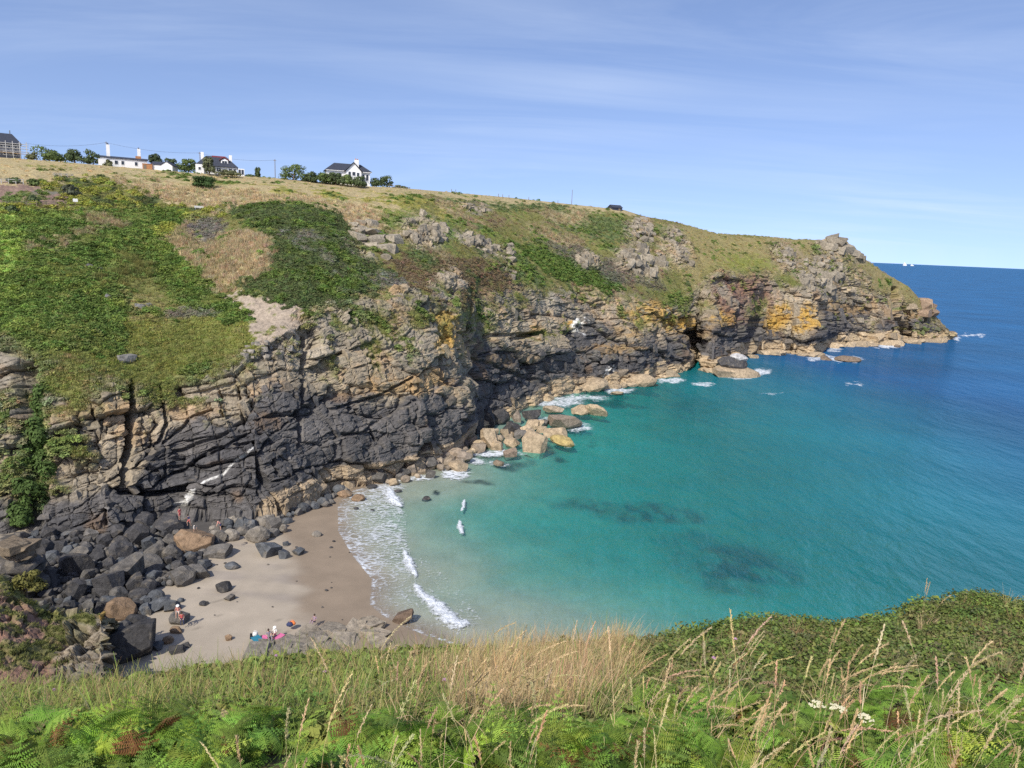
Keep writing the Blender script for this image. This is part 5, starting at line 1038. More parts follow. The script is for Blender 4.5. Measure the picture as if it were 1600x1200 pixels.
# ------------------------------------------------------------------ the near crag, bottom left
def near_crag():
    pxs = np.linspace(-300, 184, 230); top = np.interp(pxs, [-300, 0, 40, 65, 100, 158, 170, 176, 184], [850, 900, 930, 950, 960, 963, 975, 1010, 1060])
    yt = np.interp(pxs, [-300, 0, 100, 165], [62, 65, 65.5, 64.5]); zr = 1.0
    _, yl = atz(pxs, top, zr); m_ = sstep(164, 180, pxs); yt = yt * (1 - m_) + yl * m_
    bot = 1160 + 0 * pxs; yb = 47 + 0 * pxs; _, yl2 = atz(pxs, bot, zr - 1.5); yb = yb * (1 - m_) + yl2 * m_
    R_ = []
    Xt, Yt, Zt = aty(pxs, top, yt); Xb, Yb, Zb = aty(pxs, bot, yb)
    for i in range(10):
        t = 1 - i / 10; R_.append((Xt * (1 + .09 * t), Yt + 6 * t ** .7, Zt * (1 - t ** 1.6) - 1.5 * t))
    for i in range(150):
        t = i / 149; s = t ** 1.1; R_.append((Xt + (Xb - Xt) * s, Yt + (Yb - Yt) * s, Zt + (Zb - Zt) * s))
    X, Y, Z = [np.array([q[k_] for q in R_]) for k_ in range(3)]
    px, py = proj(X, Y, Z); n1 = fbm(X / 2.5, Y / 2.5, Z / 2.5, 901, 4, .6); n2 = fbm(X / .8, Y / .8, Z / .8, 911, 3, .6)
    rk = np.maximum(sstep(60, 100, px + 22 * n1) * sstep(930, 968, py + 10 * n2), sstep(-.5, 1.2, n1 * 2.2)); rk = np.maximum(rk, sstep(150, 165, px)); rk[:10] = 1
    gr_ = sstep(.05, .35, n1 - .3 * n2) * (px < 105); rk = rk * (1 - gr_ * .9)
    d1, d2, r, off = voro(X / 2.2 + .1 * n2, (Y + Z) / 3.0, (Z - Y * .3) / 1.6, 921); e1, e2, r2, off2 = voro(X / .9, (Y + Z) / 1.2, Z / .6, 941)
    disp = .9 * ((r[0] - .5) * 1.6 + 1.2 * (r[1] - .5) * off[0] * 2 - .8 * sstep(.1, 0, d2 - d1)) + .35 * ((r2[0] - .5) * 1.5 - .8 * sstep(.12, 0, e2 - e1)) + .15 * n2
    nn = normals(X, Y, Z); nn = np.where(nn[..., 2:3] < 0, -nn, nn)
    amt = disp * (.25 + .75 * rk) + .35 * n1
    X = X + nn[..., 0] * amt; Y = Y + nn[..., 1] * amt - .35 * amt; Z = Z + nn[..., 2] * amt * .8
    c = np.array((.235, .195, .14)) * (.75 + .5 * r2[3])[..., None] * (1 + .25 * n2)[..., None]
    soil = np.array((.235, .135, .095)) * (1 + .25 * n2)[..., None]; olv = np.array((.15, .145, .05)) * (1 + .4 * n2)[..., None]
    c = soil * (1 - rk)[..., None] + c * rk[..., None]
    g = np.clip(np.maximum(sstep(-.05, .25, n1 + .3 * n2) * (1 - .6 * rk), sstep(14, 4, np.abs(py - np.interp(px, pxs, top) - 6)) * (px < 150)), 0, 1)[..., None]
    c = c * (1 - g) + olv * g
    l = sstep(9, 5, np.hypot(px - 163, (py - 962) * 1.1) + 4 * n2)[..., None]; c = c * (1 - l) + LICH * l
    me = mesh_np('near_crag', np.stack([X, Y, Z], -1).reshape(-1, 3), gridfaces(*X.shape)[:, ::-1], np.clip(c, .01, .9).reshape(-1, 3))
    tag(link('near_crag', me, M_terrain), 'crag of jointed rock, brown soil and turf below the near slope', 'crag', kind='structure')
    k = (g[..., 0] > .4).ravel() & (rng.uniform(0, 1, X.size) < .12); m2 = int(k.sum()); p3 = np.stack([X.ravel()[k], Y.ravel()[k], Z.ravel()[k]], 1)
    sz = rng.uniform(.25, .6, m2); scatter('crag_turf', S_short, p3, np.stack([rng.normal(0, .2, m2), rng.normal(0, .2, m2), rng.uniform(0, 6.28, m2)], 1), np.stack([sz] * 3, 1), rng.integers(0, 4, m2), np.array((.15, .165, .05)) * rng.uniform(.7, 1.5, (m2, 1)), 'olive turf tufts on the near crag', 'turf')
near_crag()
def stack():
    x, y = [float(a) for a in atz(42, 915, 3)]; o = empty('layered_stack', (x, y, 2.4)); r = random.Random(31); s = math.sqrt(x * x + y * y + 39 ** 2) / F
    for i in range(13):
        w = r.uniform(30, 44) * s; c_ = link('slab', RKS[r.randrange(10)], None, o); c_.scale = (w * (1 - .012 * i), w * .9, 10 * s); c_.location = (r.gauss(0, .15) - .05 * i, r.gauss(0, .15), .2 + i * 5.6 * s * .9); c_.rotation_euler = (r.gauss(0, .03), r.gauss(.04, .03), r.gauss(0, .1)); v = r.uniform(.7, 1.15)
        cc = (.11, .10, .09) if i < 9 else (.20, .155, .105); c_.color = (cc[0] * v, cc[1] * v, cc[2] * v, 1)
    tag(o, 'squat stack of thin dark layers with a tan top at the left edge', 'rock stack')
stack()

# ------------------------------------------------------------------ houses, trees and small things on the hill
def frame(px, py, Y=None):
    """base point on the hill, metres per pixel, yaw that faces the viewer"""
    p = terr(px, py)[0] if Y is None else np.array([float(a) for a in aty(px, py, Y)])
    return Vector([float(a) for a in p]), float(np.linalg.norm(p - np.array((0, 0, H)))) / F, math.atan2(-p[0], p[1])
def gable(b, x0, x1, y0, y1, z0, z1, over=.35, th=.18, axis='x', hip=0.0):
    """pitched roof as a thick shell; axis is the ridge direction"""
    if axis == 'x':
        ym = (y0 + y1) / 2
        for s in (0, 1):
            e = y0 - over if s == 0 else y1 + over
            v = [(x0 - over, e, z0), (x1 + over, e, z0), (x1 + over - hip, ym, z1), (x0 - over + hip, ym, z1)]
            b.add(v + [(a, c, d + th) for a, c, d in v], [(0, 1, 2, 3), (4, 7, 6, 5), (0, 4, 5, 1), (1, 5, 6, 2), (2, 6, 7, 3), (3, 7, 4, 0)])
        if hip > 0:
            for xe, xr in ((x0 - over, x0 - over + hip), (x1 + over, x1 + over - hip)):
                v = [(xe, y0 - over, z0), (xe, y1 + over, z0), (xr, ym, z1)]; b.add(v + [(a, c, d + th) for a, c, d in v], [(0, 1, 2), (3, 5, 4), (0, 3, 4, 1), (1, 4, 5, 2), (2, 5, 3, 0)])
    else:
        xm = (x0 + x1) / 2
        for e in (x0 - over, x1 + over):
            v = [(e, y0 - over, z0), (e, y1 + over, z0), (xm, y1 + over, z1), (xm, y0 - over, z1)]
            b.add(v + [(a, c, d + th) for a, c, d in v], [(0, 1, 2, 3), (4, 7, 6, 5), (0, 4, 5, 1), (1, 5, 6, 2), (2, 6, 7, 3), (3, 7, 4, 0)])
    return b
def wall_gable(b, x0, x1, y0, y1, z0, z1, zr, axis='y'):
    b.box(x0, x1, y0, y1, z0, z1)
    if axis == 'y':
        xm = (x0 + x1) / 2; v = [(x0, y0, z1), (x1, y0, z1), (xm, y0, zr), (x0, y1, z1), (x1, y1, z1), (xm, y1, zr)]
    else:
        ym = (y0 + y1) / 2; v = [(x0, y0, z1), (x0, y1, z1), (x0, ym, zr), (x1, y0, z1), (x1, y1, z1), (x1, ym, zr)]
    return b.add(v, [(0, 1, 2), (3, 5, 4), (0, 2, 5, 3), (1, 4, 5, 2)])
def window(par, x, z, w, h, y, frame_m=None):
    f = MB(); t = .09
    f.box(x - w / 2 - t, x - w / 2, y - .06, y + .05, z - t, z + h + t).box(x + w / 2, x + w / 2 + t, y - .06, y + .05, z - t, z + h + t).box(x - w / 2, x + w / 2, y - .06, y + .05, z + h, z + h + t).box(x - w / 2, x + w / 2, y - .08, y + .05, z - t, z)
    if w > 1: f.box(x - .03, x + .03, y - .05, y + .04, z, z + h)
    o = f.build('window', frame_m or M_white, par); MB().box(x - w / 2, x + w / 2, y - .02, y + .03, z, z + h).build('pane', M_dark, o)
def white_house():
    p, s, yaw = frame(546, 290, 258); o = empty('white_house', p, yaw + .12); d = -1.5
    MB().box(-7.4, 6.9, 0, 7.5, d, 4.7).build('wall', M_white, o)
    rf = gable(MB(), -7.4, 6.9, 0, 7.5, 4.7, 7.3, .6, hip=3.3).build('roof', M_slate, o)
    wall_gable(MB(), -1.4, 3.7, -2.2, .0, d, 4.6, 7.3).build('gable_wing', M_white, o); gable(MB(), -1.4, 3.7, -2.2, 3.6, 4.45, 7.45, .45, axis='y').build('gable_roof', M_slate, o)
    ch = MB().box(1.9, 3.3, 1.2, 2.4, 5.2, 8.7).build('chimney', M_white, rf)
    MB().bar((2.3, 1.8, 8.7), (2.3, 1.8, 9.2), .16).build('chimney_pot', M_terra, rf); MB().bar((2.9, 1.8, 8.7), (2.9, 1.8, 9.1), .16).build('chimney_pot', M_terra, rf)
    for x, z, w, h, y in [(-.2, 3.0, .8, 1.4, -2.2), (1.2, 3.2, 1.0, 1.2, -2.2), (2.6, 3.0, .8, 1.2, -2.2), (-5.8, 2.6, 1.6, 1.3, 0), (-3.4, 2.6, 1.6, 1.3, 0), (4.7, 2.0, .7, 2.0, 0), (6.0, 2.0, .8, 2.0, 0)]: window(o, x, z, w, h, y)
    MB().box(-7.9, 7.4, -.62, -.5, 4.55, 4.72).build('gutter', M_white, o)
    tag(o, 'white two-storey house with a front gable and slate roof behind a hedge', 'house')
white_house()
def dormer_house():
    p, s, yaw = frame(340, 271, 246); o = empty('dormer_house', p, yaw); d = -1.2
    MB().box(-6.4, 6.0, 0, 7, d, 2.1).build('wall', M_white, o); rf = gable(MB(), -6.2, 5.8, 0, 7, 2.1, 5.4, .5, hip=3.4).build('roof', M_slate, o)
    MB().box(-6.5, -4.0, -1.2, 0, d, 2.4).build('wall', M_white, o)
    dm = wall_gable(MB(), 1.1, 3.3, .9, 3, 2.9, 4.3, 4.9).build('dormer', M_white, rf); gable(MB(), .8, 3.4, .8, 3.4, 4.3, 5.2, .2, axis='y').build('dormer_roof', M_red, rf)
    MB().box(-1.6, 2.6, 3.2, 3.8, 5.3, 5.75).build('ridge_cap', M_red, rf)
    window(o, 2.2, 3.2, 1.5, .9, .88); window(o, .4, .6, 1.3, 1.1, 0); window(o, 3.9, .6, 1.0, 1.1, 0); window(o, 5.2, .6, .7, 1.1, 0); window(o, -5.3, .7, .7, .8, -1.2)
    MB().box(3.6, 4.5, 2.2, 3.2, 3, 6.2).build('chimney', M_white, rf); MB().box(-4.9, -4.0, 3, 3.9, 4, 6.6).build('chimney', M_white, rf)
    tag(o, 'white house with dormer, maroon ridge and slate roof behind a tree', 'house')
    p, s, yaw = frame(377, 274.5, 246); o = empty('glass_porch', p, yaw); f = MB()
    for x in (-.9, 0, .9):
        f.box(x - .08, x + .08, -.08, .08, -.6, 2.0)
    f.box(-.98, .98, -.1, .1, 1.85, 2.1).box(-.98, .98, -.1, .1, -.6, .3).box(-.98, .98, 0, 2, 2.0, 2.14); f.build('frame', M_white, o); MB().box(-.82, -.08, -.03, .03, .3, 1.85).build('pane', M_dark, o); MB().box(.08, .82, -.03, .03, .3, 1.85).build('pane', M_dark, o); MB().box(-.95, .95, .1, 1.9, -.6, 1.99).build('wall', M_white, o)
    tag(o, 'small white glazed porch right of the dormer house', 'porch')
dormer_house()
def bungalow():
    p, s, yaw = frame(200, 262.5, 242); o = empty('long_bungalow', p, yaw + .03); d = -1
    MB().box(-8.2, 5.6, 0, 6, d, 2.6).build('wall', M_white, o); rf = gable(MB(), -8.2, 5.6, 0, 6, 2.6, 3.3, .3).build('roof', M_slate, o); rf['label'] = 'low dark slate roof'
    MB().box(-5.8, -4.8, 2.4, 3.4, 2.6, 6.9).build('chimney', M_white, rf); MB().bar((-5.3, 2.9, 6.9), (-5.3, 2.9, 7.3), .22).build('chimney_pot', M_slate, rf)
    MB().box(2.4, 4.0, 2.4, 3.4, 3, 4.1).build('chimney_base', M_orange, rf); MB().box(3.0, 3.9, 2.4, 3.4, 4.1, 6.4).build('chimney', M_white, rf); MB().bar((3.4, 2.9, 6.4), (3.4, 2.9, 6.8), .22).build('chimney_pot', M_slate, rf)
    for x, w in [(-3.2, .9), (-1.4, .8), (2.4, .8)]: window(o, x, .9, w, 1.1, 0)
    MB().box(-8.2, -5.6, -1.0, 0, d, 2.1).build('wall', M_white, o)
    tag(o, 'long low white bungalow with two tall white chimneys', 'house')
    p, s, yaw = frame(231, 264, 241); o = empty('orange_shed', p, yaw); MB().box(-1.5, 1.3, 0, 2, -1, 1.5).build('wall', M_orange, o); MB().box(-1.6, 1.4, -.1, 2.1, 1.5, 1.62).build('roof', M_orange, o); MB().box(-1.2, -.4, -.05, .02, -.5, 1.2).build('door', M_wood, o); tag(o, 'orange-brown boarded shed between bungalow and garage', 'shed')
    p, s, yaw = frame(251, 265, 241); o = empty('white_garage', p, yaw - .35)
    wall_gable(MB(), 0, 3.6, 0, 5, -1, 1.3, 2.5).build('wall', M_white, o); gable(MB(), 0, 3.6, 0, 5, 1.25, 2.55, .25, axis='y').build('roof', M_slate, o); MB().box(-3.2, 0, 1.5, 5, -1, 1.5).build('wall', M_white, o); gable(MB(), -3.2, .2, 1.5, 5, 1.5, 2.5, .2).build('roof', M_slate, o); tag(o, 'small white gabled garage with slate roof', 'garage')
bungalow()
def scaffold_house():
    p, s, yaw = frame(10, 246, 236); o = empty('scaffolded_house', p, yaw + .05); d = -1.2
    MB().box(-9, 3.9, 0, 8, d, 4.2).build('wall', M_grey, o); rf = gable(MB(), -9, 3.9, 0, 8, 4.2, 7.4, .4, hip=2.2).build('roof', M_slate, o); MB().bar((1.6, 4, 7), (1.6, 4, 8.6), .14).build('flue', M_grey, rf)
    for x in (-.3, 1.2, 2.4): window(o, x, .9, .8, .8, 0)
    for x in (-1.0, 1.0, 2.6): window(o, x, 3.0, .7, .8, 0)
    tag(o, 'slate-roofed grey house wrapped in scaffolding at the left edge', 'house')
    sc = empty('scaffolding', p, yaw + .05)
    for x in (-8, -6, -4, -2, 0, 1.8, 3.6, 5.4):
        for y in (-.4, -1.5): MB().bar((x, y, d), (x, y, 5.0), .06).build('upright', M_metal, sc)
    for z in (2.0, 2.9, 3.7, 4.3):
        for y in (-.4, -1.5): MB().bar((-8.5, y, z), (6, y, z), .055).build('ledger', M_metal, sc)
    for z in (1.35,): MB().box(-8.5, 5.6, -1.5, -.4, z, z + .1).build('deck', M_plank, sc)
    MB().bar((5.4, -1, 1.4), (6.2, -1.6, d), .08).build('ladder', M_plank, sc)
    tag(sc, 'metal scaffolding with plank decks round the grey house', 'scaffolding')
scaffold_house()
def hut():
    p, s, yaw = frame(964, 329); o = empty('dark_hut', p, yaw + .55); wall_gable(MB(), -2.4, 2.4, 0, 4, -1, 1.2, 2.2, 'x').build('wall', M_slate, o); gable(MB(), -2.4, 2.4, 0, 4, 1.1, 2.25, .25).build('roof', M_slate, o); MB().box(.6, 1.5, -.06, .02, -.5, .9).build('door', M_wood, o); tag(o, 'small dark hut on the skyline of the headland', 'hut')
hut()
def pole(px, y0, y1, Y, label, cross=True):
    p, s, yaw = frame(px, y1, Y); o = empty('utility_pole', p, yaw); h = (y1 - y0) * s; MB().bar((0, 0, -1), (0, 0, h), .13, .10).build('post', M_wood, o)
    if cross: MB().box(-.5, .5, -.06, .06, h - .5, h - .38).build('crossarm', M_wood, o)
    tag(o, label, 'pole'); return Vector(p) + Vector((0, 0, h - .3))
pa = pole(167.5, 227, 252, 252, 'wooden utility pole behind the long bungalow'); pb = pole(313, 241, 262, 256, 'wooden utility pole left of the dormer house'); pc = pole(430, 252, 278, 258, 'short pole at the end of the long hedge')
pole(893, 298, 322, 335, 'thin mast standing on the skyline', False)
def wire(a, b, label):
    m_ = MB(); n = 14; P_ = [a.lerp(b, i / n) - Vector((0, 0, 2.0 * 4 * (i / n) * (1 - i / n) * .5)) for i in range(n + 1)]
    for i in range(n): m_.bar(P_[i], P_[i + 1], .035, n=4)
    tag(m_.build('overhead_wire', M_wire), label, 'wire')
pz = Vector([float(c) for c in aty(38, 223.5, 244)]); wire(pz, pa, 'overhead wire from the scaffolded house to the first pole'); wire(pa, pb, 'overhead wire between the two poles'); wire(pb, pc, 'overhead wire running on to the long hedge')

def plant(px, py_base, w, h, Y, col, label, name='tree', cat='tree', lobes=7, seed=0, trunk=.06, leaf=.34, n=1100, flat=1.0, group=None):
    """crown width and height in photo pixels"""
    p, s, yaw = frame(px, py_base, Y); o = empty(name, p); r = np.random.default_rng(seed + 5000); W_, Hh = w * s, h * s; quads = []
    cz = []
    for k_ in range(lobes + 4):
        f_ = r.uniform(.12, .74) if k_ < lobes else .2; a_ = .42 * (1 - .62 * f_); cz.append((r.uniform(-a_, a_) * W_, r.uniform(-a_, a_) * W_ * .8, Hh * f_, r.uniform(.17, .27)))
    cz.append((0, 0, Hh * .45, .34))
    for i in range(n):
        x, y, z, q = cz[r.integers(len(cz))]; d = r.normal(0, 1, 3); d /= np.linalg.norm(d); d[2] = abs(d[2]) if r.uniform() < .55 else d[2]; rad = r.uniform(.6, 1.06)
        c = np.array((x + d[0] * q * W_ * rad, y + d[1] * q * W_ * rad, min(max(z + d[2] * q * Hh * rad * 1.15, Hh * r.uniform(0, .18)), Hh * 1.05))); t = r.normal(0, 1, 3); t -= d * t.dot(d) * .7; t /= np.linalg.norm(t); u = np.cross(d, t); u /= np.linalg.norm(u) + 1e-6; l = leaf * r.uniform(.6, 1.4)
        quads.append([c - t * l, c + u * l * .55, c + t * l, c - u * l * .55])
    me, _ = leaf_mesh('crown', quads, None); cr = link('crown', me, M_leaf, o); cr.color = (*col, 1)
    tb = MB(); tb.bar((0, 0, -1), (.05 * W_, 0, Hh * .55), .035 * Hh + .06, .03 * Hh, 7)
    for x, y, z, q in cz[:4]: tb.bar((.03 * W_, 0, Hh * .35), (x, y, z), .018 * Hh + .03, .01, 5)
    tb.build('trunk', M_trunk, o); return tag(o, label, cat, group)
TG = (.115, .155, .05); TD = (.09, .12, .05); TO = (.15, .155, .075)
plant(76, 252, 40, 18, 236, TG, 'broad green tree right of the scaffolded house', seed=1, n=1500); plant(50, 250, 16, 11, 234, TO, 'small pale bush against the scaffolding', 'bush', 'bush', seed=2, n=450)
plant(116, 254, 26, 20, 237, TD, 'dark windblown tree, first of the pair before the bungalow', seed=3, n=1000); plant(145, 257, 30, 19, 239, TD, 'dark windblown tree, second of the pair before the bungalow', seed=4, n=1000); plant(169, 261, 12, 10, 238, TO, 'grey-green bush in front of the tall left chimney', 'bush', 'bush', seed=5, n=400)
plant(244, 259, 22, 18, 252, (.055, .075, .035), 'dark tree with an open top behind the garage', seed=6, n=800); plant(267, 262, 16, 13, 250, TD, 'small round tree right of the garage', seed=7, n=600); plant(281, 264, 12, 6, 250, TD, 'low bush right of the garage tree', 'bush', 'bush', seed=8, n=300)
plant(294, 269, 26, 19, 245, TG, 'bushy green tree left of the dormer house', seed=9, n=1100, trunk=.1); plant(327, 272, 21, 25, 241, (.12, .13, .065), 'grey-green tree in front of the dormer house', seed=10, n=1000); plant(356, 274, 34, 8, 241, TO, 'low scruffy hedge under the dormer house windows', 'hedge', 'hedge', seed=11, n=700, trunk=.05)
plant(403, 277, 9, 15, 248, TD, 'slim spiky little tree alone on the skyline', seed=12, n=260, leaf=.4); plant(392, 277, 20, 4, 248, TD, 'low dark scrub beside the slim tree', 'bush', 'bush', seed=13, n=250)
plant(320, 294, 32, 18, None, (.055, .095, .028), 'smooth dark green bush shaped by wind in the field', 'bush', 'bush', seed=14, n=1700, trunk=.02, leaf=.3)
for i, (x, yb, w, h, lb) in enumerate([(458, 282, 40, 25, 'tallest bush at the end of the long hedge'), (485, 285, 28, 19, 'hedge bush next to the tallest one'), (505, 287, 28, 20, 'hedge bush third along from the tallest'), (524, 289, 28, 19, 'hedge bush under the left wing of the white house'), (543, 290, 28, 18, 'hedge bush in front of the white gable'), (560, 292, 30, 18, 'hedge bush at the right end, under the house corner')]):
    plant(x, yb, w, h, 250 + i * .5, (TG, TD)[i % 2], lb, 'hedge_bush', 'hedge', seed=20 + i, n=1000, trunk=.06, group='hedge in front of the white house')
plant(588, 292, 24, 16, 262, TD, 'dark bush just right of the white house', 'bush', 'bush', seed=30, n=700, trunk=.05); plant(604, 293, 24, 18, 264, TD, 'taller dark bush further right of the white house', 'bush', 'bush', seed=31, n=700, trunk=.05); plant(625, 295, 24, 5, 268, TD, 'low hedge along the fence right of the bushes', 'hedge', 'hedge', seed=32, n=350, trunk=.02)
plant(24, 286, 16, 8, None, TD, 'round dark bush above the garden fence', 'bush', 'bush', seed=33, n=500, trunk=.02); plant(55, 290, 18, 9, None, TG, 'round green bush right of the garden fence', 'bush', 'bush', seed=34, n=550, trunk=.02); plant(52, 316, 16, 9, None, TD, 'dark bush in the terraced garden', 'bush', 'bush', seed=35, n=500, trunk=.02); plant(18, 332, 20, 9, None, TD, 'dark bush below the garden railing', 'bush', 'bush', seed=36, n=500, trunk=.02)
plant(112, 306, 26, 16, None, (.10, .11, .07), 'grey-green shrub behind the white sign', 'bush', 'bush', seed=37, n=600, trunk=.02)
plant(40, 925, 44, 30, 66, (.17, .16, .045), 'yellow-green gorse bush above the near crag', 'bush', 'bush', seed=38, n=1400, trunk=.02, leaf=.16)
for i, (x, yb, w, h, lb) in enumerate([(55, 650, 34, 50, 'uppermost green shrub in the shady gully'), (50, 700, 40, 50, 'green shrub in the gully below the uppermost one'), (48, 748, 44, 46, 'green shrub halfway down the gully'), (35, 790, 44, 44, 'green shrub near the foot of the gully'), (22, 822, 40, 34, 'lowest shrub in the gully above the stones')]):
    plant(x, yb, w, h, None, (.085, .135, .035), lb, 'gully_shrub', 'shrub', seed=40 + i, n=1500, trunk=.02, leaf=.26, group='shrubs in the gully')
def picnic(px, py, label):
    p, s, yaw = frame(px, py); o = empty('picnic_table', p, yaw + .3); M_ = M_metal
    MB().box(-.9, .9, -.38, .38, .72, .78).build('table_top', M_, o)
    for y in (-.7, .7): MB().box(-.9, .9, y - .13, y + .13, .43, .48).build('seat', M_, o)
    for x in (-.65, .65):
        for sgn in (-1, 1): MB().bar((x, sgn * .2, .72), (x, sgn * .75, -.1), .05, n=4).build('leg', M_, o)
    tag(o, label, 'picnic table', 'picnic tables above the scrub')
picnic(90, 275, 'weathered grey picnic table, leftmost of three above the scrub'); picnic(100, 276, 'weathered grey picnic table, middle of three above the scrub'); picnic(109, 276.5, 'weathered grey picnic table, rightmost of three above the scrub')
def fence(x0, y0, x1, y1, n, hm, label, rails=2, m_=None, wire_=False):
    pts = [Vector([float(a) for a in terr(x0 + (x1 - x0) * i / n, y0 + (y1 - y0) * i / n)[0]]) for i in range(n + 1)]; o = empty('fence', pts[0]); b0 = pts[0]
    for q in pts: MB().bar(q - b0 - Vector((0, 0, .4)), q - b0 + Vector((0, 0, hm)), .09, n=5).build('post', m_ or M_wood, o)
    for k_ in range(rails):
        for a, b in zip(pts[:-1], pts[1:]): MB().bar(a - b0 + Vector((0, 0, hm * (.9 - .4 * k_))), b - b0 + Vector((0, 0, hm * (.9 - .4 * k_))), .06, n=4).build('rail', m_ or M_wood, o)
    tag(o, label, 'fence')
fence(-20, 287, 38, 288, 5, 1.2, 'weathered post and rail fence above the garden', 2, M_metal); fence(-20, 322, 105, 321, 8, 1.0, 'long wooden railing along the foot of the garden'); fence(608, 293, 640, 297, 7, 1.0, 'short wooden fence right of the white house', 1)
for i, (x, y) in enumerate([(705, 301), (712, 302), (778, 308), (786, 309), (795, 310), (826, 313), (872, 318)]):
    p, s, yaw = frame(x, y); o = empty('fence_post', p); MB().bar((0, 0, -.5), (0, 0, 1.3), .11, .10).build('post', M_wood, o); tag(o, 'one of the short fence posts dotted along the skyline left of the hut', 'post', 'posts on the skyline')
def sign():
    p, s, yaw = frame(119, 320); o = empty('sign_board', p, yaw); MB().bar((0, 0, -.3), (0, .0, 1.1), .06, n=5).build('post', M_wood, o); MB().box(-.5, .5, -.07, -.02, .75, 1.45).build('panel', M_white, o); tag(o, 'small white notice board on a post by the railing', 'sign')
    p, s, yaw = frame(311, 327); o = empty('bench', p, yaw); MB().box(-1.1, 1.1, -.2, .2, .42, .48).build('seat', M_metal, o); MB().box(-1.1, 1.1, .2, .26, .55, 1.0).build('backrest', M_metal, o)
    for x in (-.9, .9): MB().box(x - .05, x + .05, -.18, .22, -.3, .42).build('leg', M_metal, o)
    tag(o, 'grey wooden bench among the scrub below the straw grass', 'bench')
sign()
def ship(px, Y, w, h, label):
    x, y = [float(a) for a in aty(px, 411, Y)[:2]]; o = empty('ship', (x, y, 0), .1); b = MB(); hh = h * .42
    b.add([(-w / 2, -8, 0), (w / 2 - w * .08, -8, 0), (w / 2, 0, 0), (w / 2 - w * .08, 8, 0), (-w / 2, 8, 0), (-w / 2, -9, hh), (w / 2 - w * .05, -9, hh), (w / 2 + w * .05, 0, hh), (w / 2 - w * .05, 9, hh), (-w / 2, 9, hh)], [(4, 3, 2, 1, 0), (5, 6, 7, 8, 9), (0, 1, 6, 5), (1, 2, 7, 6), (2, 3, 8, 7), (3, 4, 9, 8), (4, 0, 5, 9)])
    b.build('hull', M_white, o); MB().box(-w * .45, w * .15, -8, 8, hh, h * .8).build('superstructure', M_white, o); MB().box(-w * .3, -w * .15, -4, 4, h * .8, h * 1.05).build('funnel', M_white, o); tag(o, label, 'ship')
ship(1414.5, 12000, 58, 52, 'larger white ship on the horizon'); ship(1426, 12500, 55, 26, 'smaller low white ship on the horizon')

# ------------------------------------------------------------------ people on the beach
SKIN = mat_surface('skin', (.50, .31, .22), .6, 4, .08); HAIR = mat_surface('hair', (.06, .04, .03), .7, 8, .2); CAPW = mat_surface('white_hat', (.75, .74, .70), .8, 4, .05)
def cloth(n, c): return mat_surface(n, c, .85, 6, .1)
CL = {'red': cloth('coral_cloth', (.62, .13, .12)), 'navy': cloth('navy_cloth', (.04, .05, .11)), 'black': cloth('black_cloth', (.02, .02, .022)), 'white': cloth('white_cloth', (.66, .64, .60)), 'grey': cloth('grey_cloth', (.26, .23, .28)), 'pink': cloth('pink_cloth', (.55, .14, .27)), 'teal': cloth('teal_cloth', (.03, .17, .24)), 'skin': SKIN, 'mauve': cloth('mauve_cloth', (.30, .21, .26)), 'salmon': cloth('salmon_cloth', (.60, .27, .22)), 'orange': cloth('orange_cloth', (.75, .22, .07))}
POSE = {
    'stand': dict(pel=(0, 0, .93), ch=(0, -.02, 1.32), nk=(0, -.02, 1.47), hd=(0, -.04, 1.62), kn=((-.10, -.02, .49), (.11, .0, .49)), an=((-.11, .03, .07), (.13, .02, .07)), el=((-.27, .02, 1.12), (.27, .03, 1.12)), wr=((-.28, -.10, .90), (.28, -.08, .90))),
    'step': dict(pel=(0, 0, .90), ch=(0, -.10, 1.27), nk=(0, -.15, 1.41), hd=(0, -.21, 1.54), kn=((-.10, -.26, .58), (.11, .03, .48)), an=((-.10, -.16, .16), (.13, .22, .07)), el=((-.29, -.15, 1.10), (.31, -.05, 1.08)), wr=((-.31, -.38, 1.08), (.42, -.22, 1.0))),
    'bend': dict(pel=(0, .10, .86), ch=(0, -.22, 1.10), nk=(0, -.34, 1.16), hd=(0, -.47, 1.18), kn=((-.10, -.06, .46), (.11, .06, .46)), an=((-.11, .10, .07), (.13, .12, .07)), el=((-.24, -.34, .86), (.24, -.34, .86)), wr=((-.18, -.42, .62), (.18, -.42, .62))),
    'sit': dict(pel=(0, 0, .13), ch=(0, .10, .52), nk=(0, .08, .66), hd=(0, .04, .80), kn=((-.13, -.38, .40), (.14, -.38, .38)), an=((-.13, -.58, .06), (.14, -.60, .06)), el=((-.27, -.02, .36), (.27, -.02, .36)), wr=((-.18, -.26, .36), (.18, -.26, .36))),
    'seat': dict(pel=(0, 0, .12), ch=(0, -.02, .50), nk=(0, -.04, .64), hd=(0, -.08, .78), kn=((-.13, -.40, .12), (.14, -.40, .10)), an=((-.13, -.44, -.32), (.14, -.46, -.32)), el=((-.26, -.04, .32), (.26, -.04, .32)), wr=((-.16, -.26, .18), (.16, -.26, .18)))}
